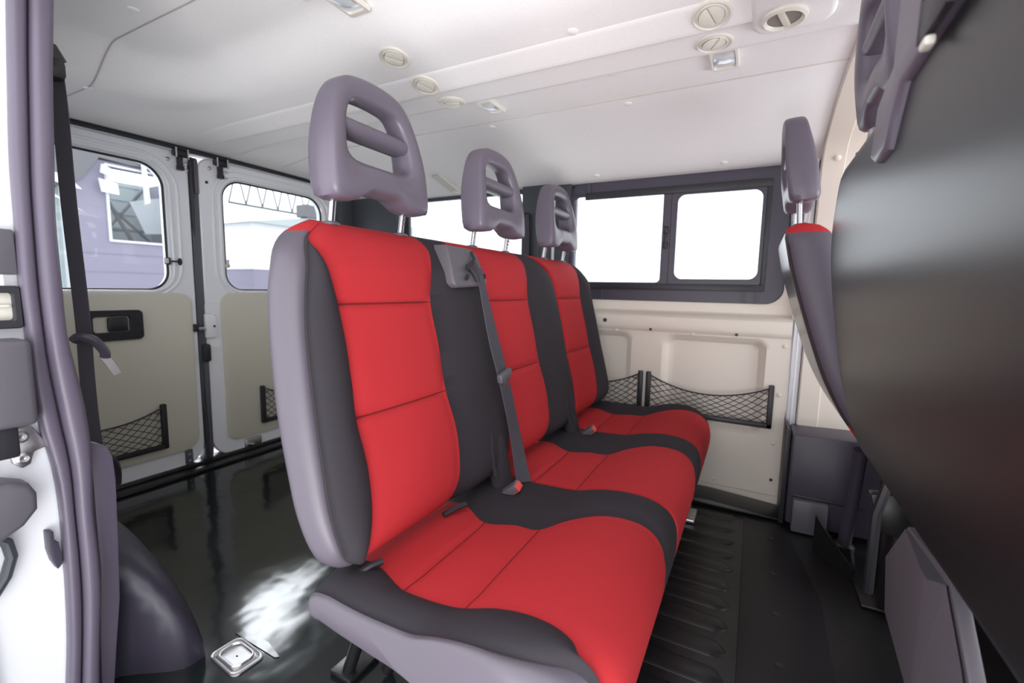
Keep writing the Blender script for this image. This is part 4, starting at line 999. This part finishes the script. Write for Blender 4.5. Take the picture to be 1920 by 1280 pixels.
# coat hook flap on the roof edge
t = thing('coat_hook', 'cream fold-down coat hook on the curved roof edge over the rear side window', 'hook', (2.14, 1.56, 1.47))
m = MB(); rows = []
for i in range(9):
    s = i/8; x = 2.04+0.17*s; z = ceil_z(x, 1.55)-0.004
    rows.append([Vector((x, 1.60-.02*s, z+.006)), Vector((x, 1.60-.02*s, z-0.004)), Vector((x, 1.545-.02*s, z-0.004)), Vector((x, 1.545-.02*s, z+.006))])
m.grid(rows, close_u=True); m.build('flap', 'ivory', t)
m = MB(); m.box((2.195, 1.535, 1.468), (2.215, 1.575, 1.482), 0.004); m.build('hinge', 'ivory', t)
# belt reel fittings on the pillar between the side windows
t = thing('belt_anchor', 'black belt anchor and strap on the slate pillar between the side windows', 'belt anchor', (2.22, 1.105, 1.05))
m = MB(); m.lathe([(0.022, 0), (0.022, 0.012), (0.014, 0.018), (0, 0.02)], Matrix.Translation((2.232, 1.112, 1.315)) @ Matrix.Rotation(-PI/2, 4, 'Y'), 16); m.build('anchor', 'plastic', t)
m = MB(); P = [(2.215, 1.11, 1.32), (2.210, 1.105, 1.22), (2.208, 1.10, 1.05)]; m.ribbon(P, [(0, 0.022, 0)]*3, [(1, 0, 0)]*3); m.build('webbing', 'web', t)

# ------------------------------------------------------------------ the hall outside
b = MB(); b.box((-14, -14, -0.60), (26, 40, -0.55)); tag(b.build('ground', 'concrete'), kind='structure')
t = thing('hall_office', 'lavender clad building block with a framed window, behind the left rear window', 'building', (3.0, 7.5, -0.55))
m = MB(); m.ring(rrect(2.28, -0.55, 3.78, 2.36, 0), rrect(2.70, 1.44, 3.70, 2.30, 0), (3.2, 1.85), XZ, 7.0, 7.1)
for k in range(9): m.box((2.30, 6.994, -0.5+0.22*k), (3.76, 7.0, -0.494+0.22*k))
m.box((2.28, 7.1, -0.55), (2.36, 8.4, 2.36)); m.box((3.70, 7.1, -0.55), (3.78, 8.4, 2.36))
m.build('wall', 'lav', t)
m = MB(); m.ring(rrect(2.67, 1.41, 3.73, 2.33, 0.01), rrect(2.695, 1.435, 3.705, 2.305, 0.01), (3.2, 1.85), XZ, 6.975, 7.02); f = m.build('window_frame', 'hallwhite', t)
m = MB(); m.box((2.69, 7.03, 1.43), (3.71, 7.035, 2.31)); m.build('pane', 'glass', f)
m = MB(); m.box((2.36, 8.3, -0.55), (3.70, 8.4, 2.36))
for k in range(6): m.box((2.36, 8.29, 1.3+0.2*k), (3.70, 8.3, 1.325+0.2*k))
m.build('back_wall', 'palegreen', t)
m = MB(); m.tube([(2.9, 7.9, 1.5), (3.5, 7.9, 2.3)], 0.02, 6); m.tube([(3.5, 7.9, 1.5), (2.8, 7.9, 2.2)], 0.02, 6); m.tube([(2.7, 7.9, 1.62), (3.7, 7.9, 1.66)], 0.02, 6); m.tube([(3.3, 7.85, 1.40), (3.02, 7.85, 2.0)], 0.025, 6); m.build('reflection_bars', 'truss', t)  # bars added behind the pane to stand for trusses reflected in it
m = MB(); m.prism([(3.20, 2.02), (3.36, 1.60), (3.72, 1.64), (3.72, 2.16), (3.45, 2.10)], XZ, 7.70, 7.72); m.build('reflection_sheet', 'hallwhite', t)  # white sheet standing in for a bright reflection in the pane
for k, P in enumerate(([(2.60, 1.98), (2.77, 1.97), (2.76, 2.10), (2.58, 2.13)], [(2.60, 2.20), (2.85, 2.13), (2.86, 2.20), (2.62, 2.30)], [(3.03, 1.90), (3.09, 1.93), (3.07, 2.42), (3.02, 2.42)], [(3.15, 2.20), (3.20, 2.21), (3.20, 2.45), (3.14, 2.45)])):
    m = MB(); m.prism(P, XZ, 6.90, 6.92); m.build('hanging_panel', 'hallwhite', t)
m = MB(); m.box((1.2, 7.05, -0.55), (2.24, 8.4, 1.95)); m.box((2.24, 6.98, -0.55), (2.285, 7.06, 2.0))
for k in range(8): m.box((1.2, 7.04, -0.3+0.28*k), (2.24, 7.05, -0.275+0.28*k))
m.build('side_bay', 'palegreen', t)
m = MB(); m.prism([(1.2, 1.98), (2.3, 1.98), (2.45, 2.12), (2.62, 2.38), (2.9, 2.36), (3.8, 2.36), (3.8, 2.60), (2.7, 2.56), (1.2, 2.12)], XZ, 6.95, 7.2); m.build('roof_edge', 'halldark', t)
for P in ([(1.95, 1.90), (2.2, 1.84), (2.42, 1.72), (2.2, 1.86), (1.95, 2.0)], [(1.98, 2.08), (2.3, 1.98), (2.42, 1.97), (2.3, 2.09), (1.98, 2.16)]):
    m = MB(); m.prism(P, XZ, 6.90, 6.92); m.build('hanging_panel', 'hallwhite', t)
t = thing('site_cabin', 'pale blue cabin seen through the right rear window', 'building', (7.0, 9.0, -0.55))
m = MB(); m.box((5.23, 8.2, 1.20), (9.4, 10.5, 2.05), mi=0); m.box((5.25, 8.21, -0.55), (9.4, 10.5, 1.20), mi=1)
for k in range(5): m.box((5.23, 8.19, 1.3+.15*k), (9.4, 8.2, 1.31+.15*k))
m.build('wall', ['hallwhite', 'lav'], t)
m = MB(); m.prism([(5.15, 2.05), (9.6, 2.05), (9.6, 2.50), (6.6, 2.32)], XZ, 8.1, 10.6); m.build('roof', 'palegreen', t)
m = MB(); m.box((6.25, 8.0, 2.28), (7.4, 8.3, 2.52)); m.build('roof_unit', 'halldark', t)
def truss(x0, x1, y, z0, z1, label):
    b = MB(); n = 12
    b.tube([(x0, y, z0), (x1, y, z0)], 0.03, 6); b.tube([(x0, y, z1), (x1, y, z1)], 0.03, 6)
    for i in range(n):
        a = x0+(x1-x0)*i/n; c = x0+(x1-x0)*(i+1)/n
        b.tube([(a, y, z0), ((a+c)/2, y, z1)], 0.018, 6); b.tube([((a+c)/2, y, z1), (c, y, z0)], 0.018, 6)
    tag(b.build('roof_truss', 'truss'), label, 'truss', 'steel trusses of the hall roof')
truss(6.8, 12, 11.5, 2.9, 3.75, 'steel roof truss seen through the right rear window, nearer and lower one'); truss(7.5, 15, 14.5, 4.3, 5.2, 'steel roof truss seen through the right rear window, farther and upper one')
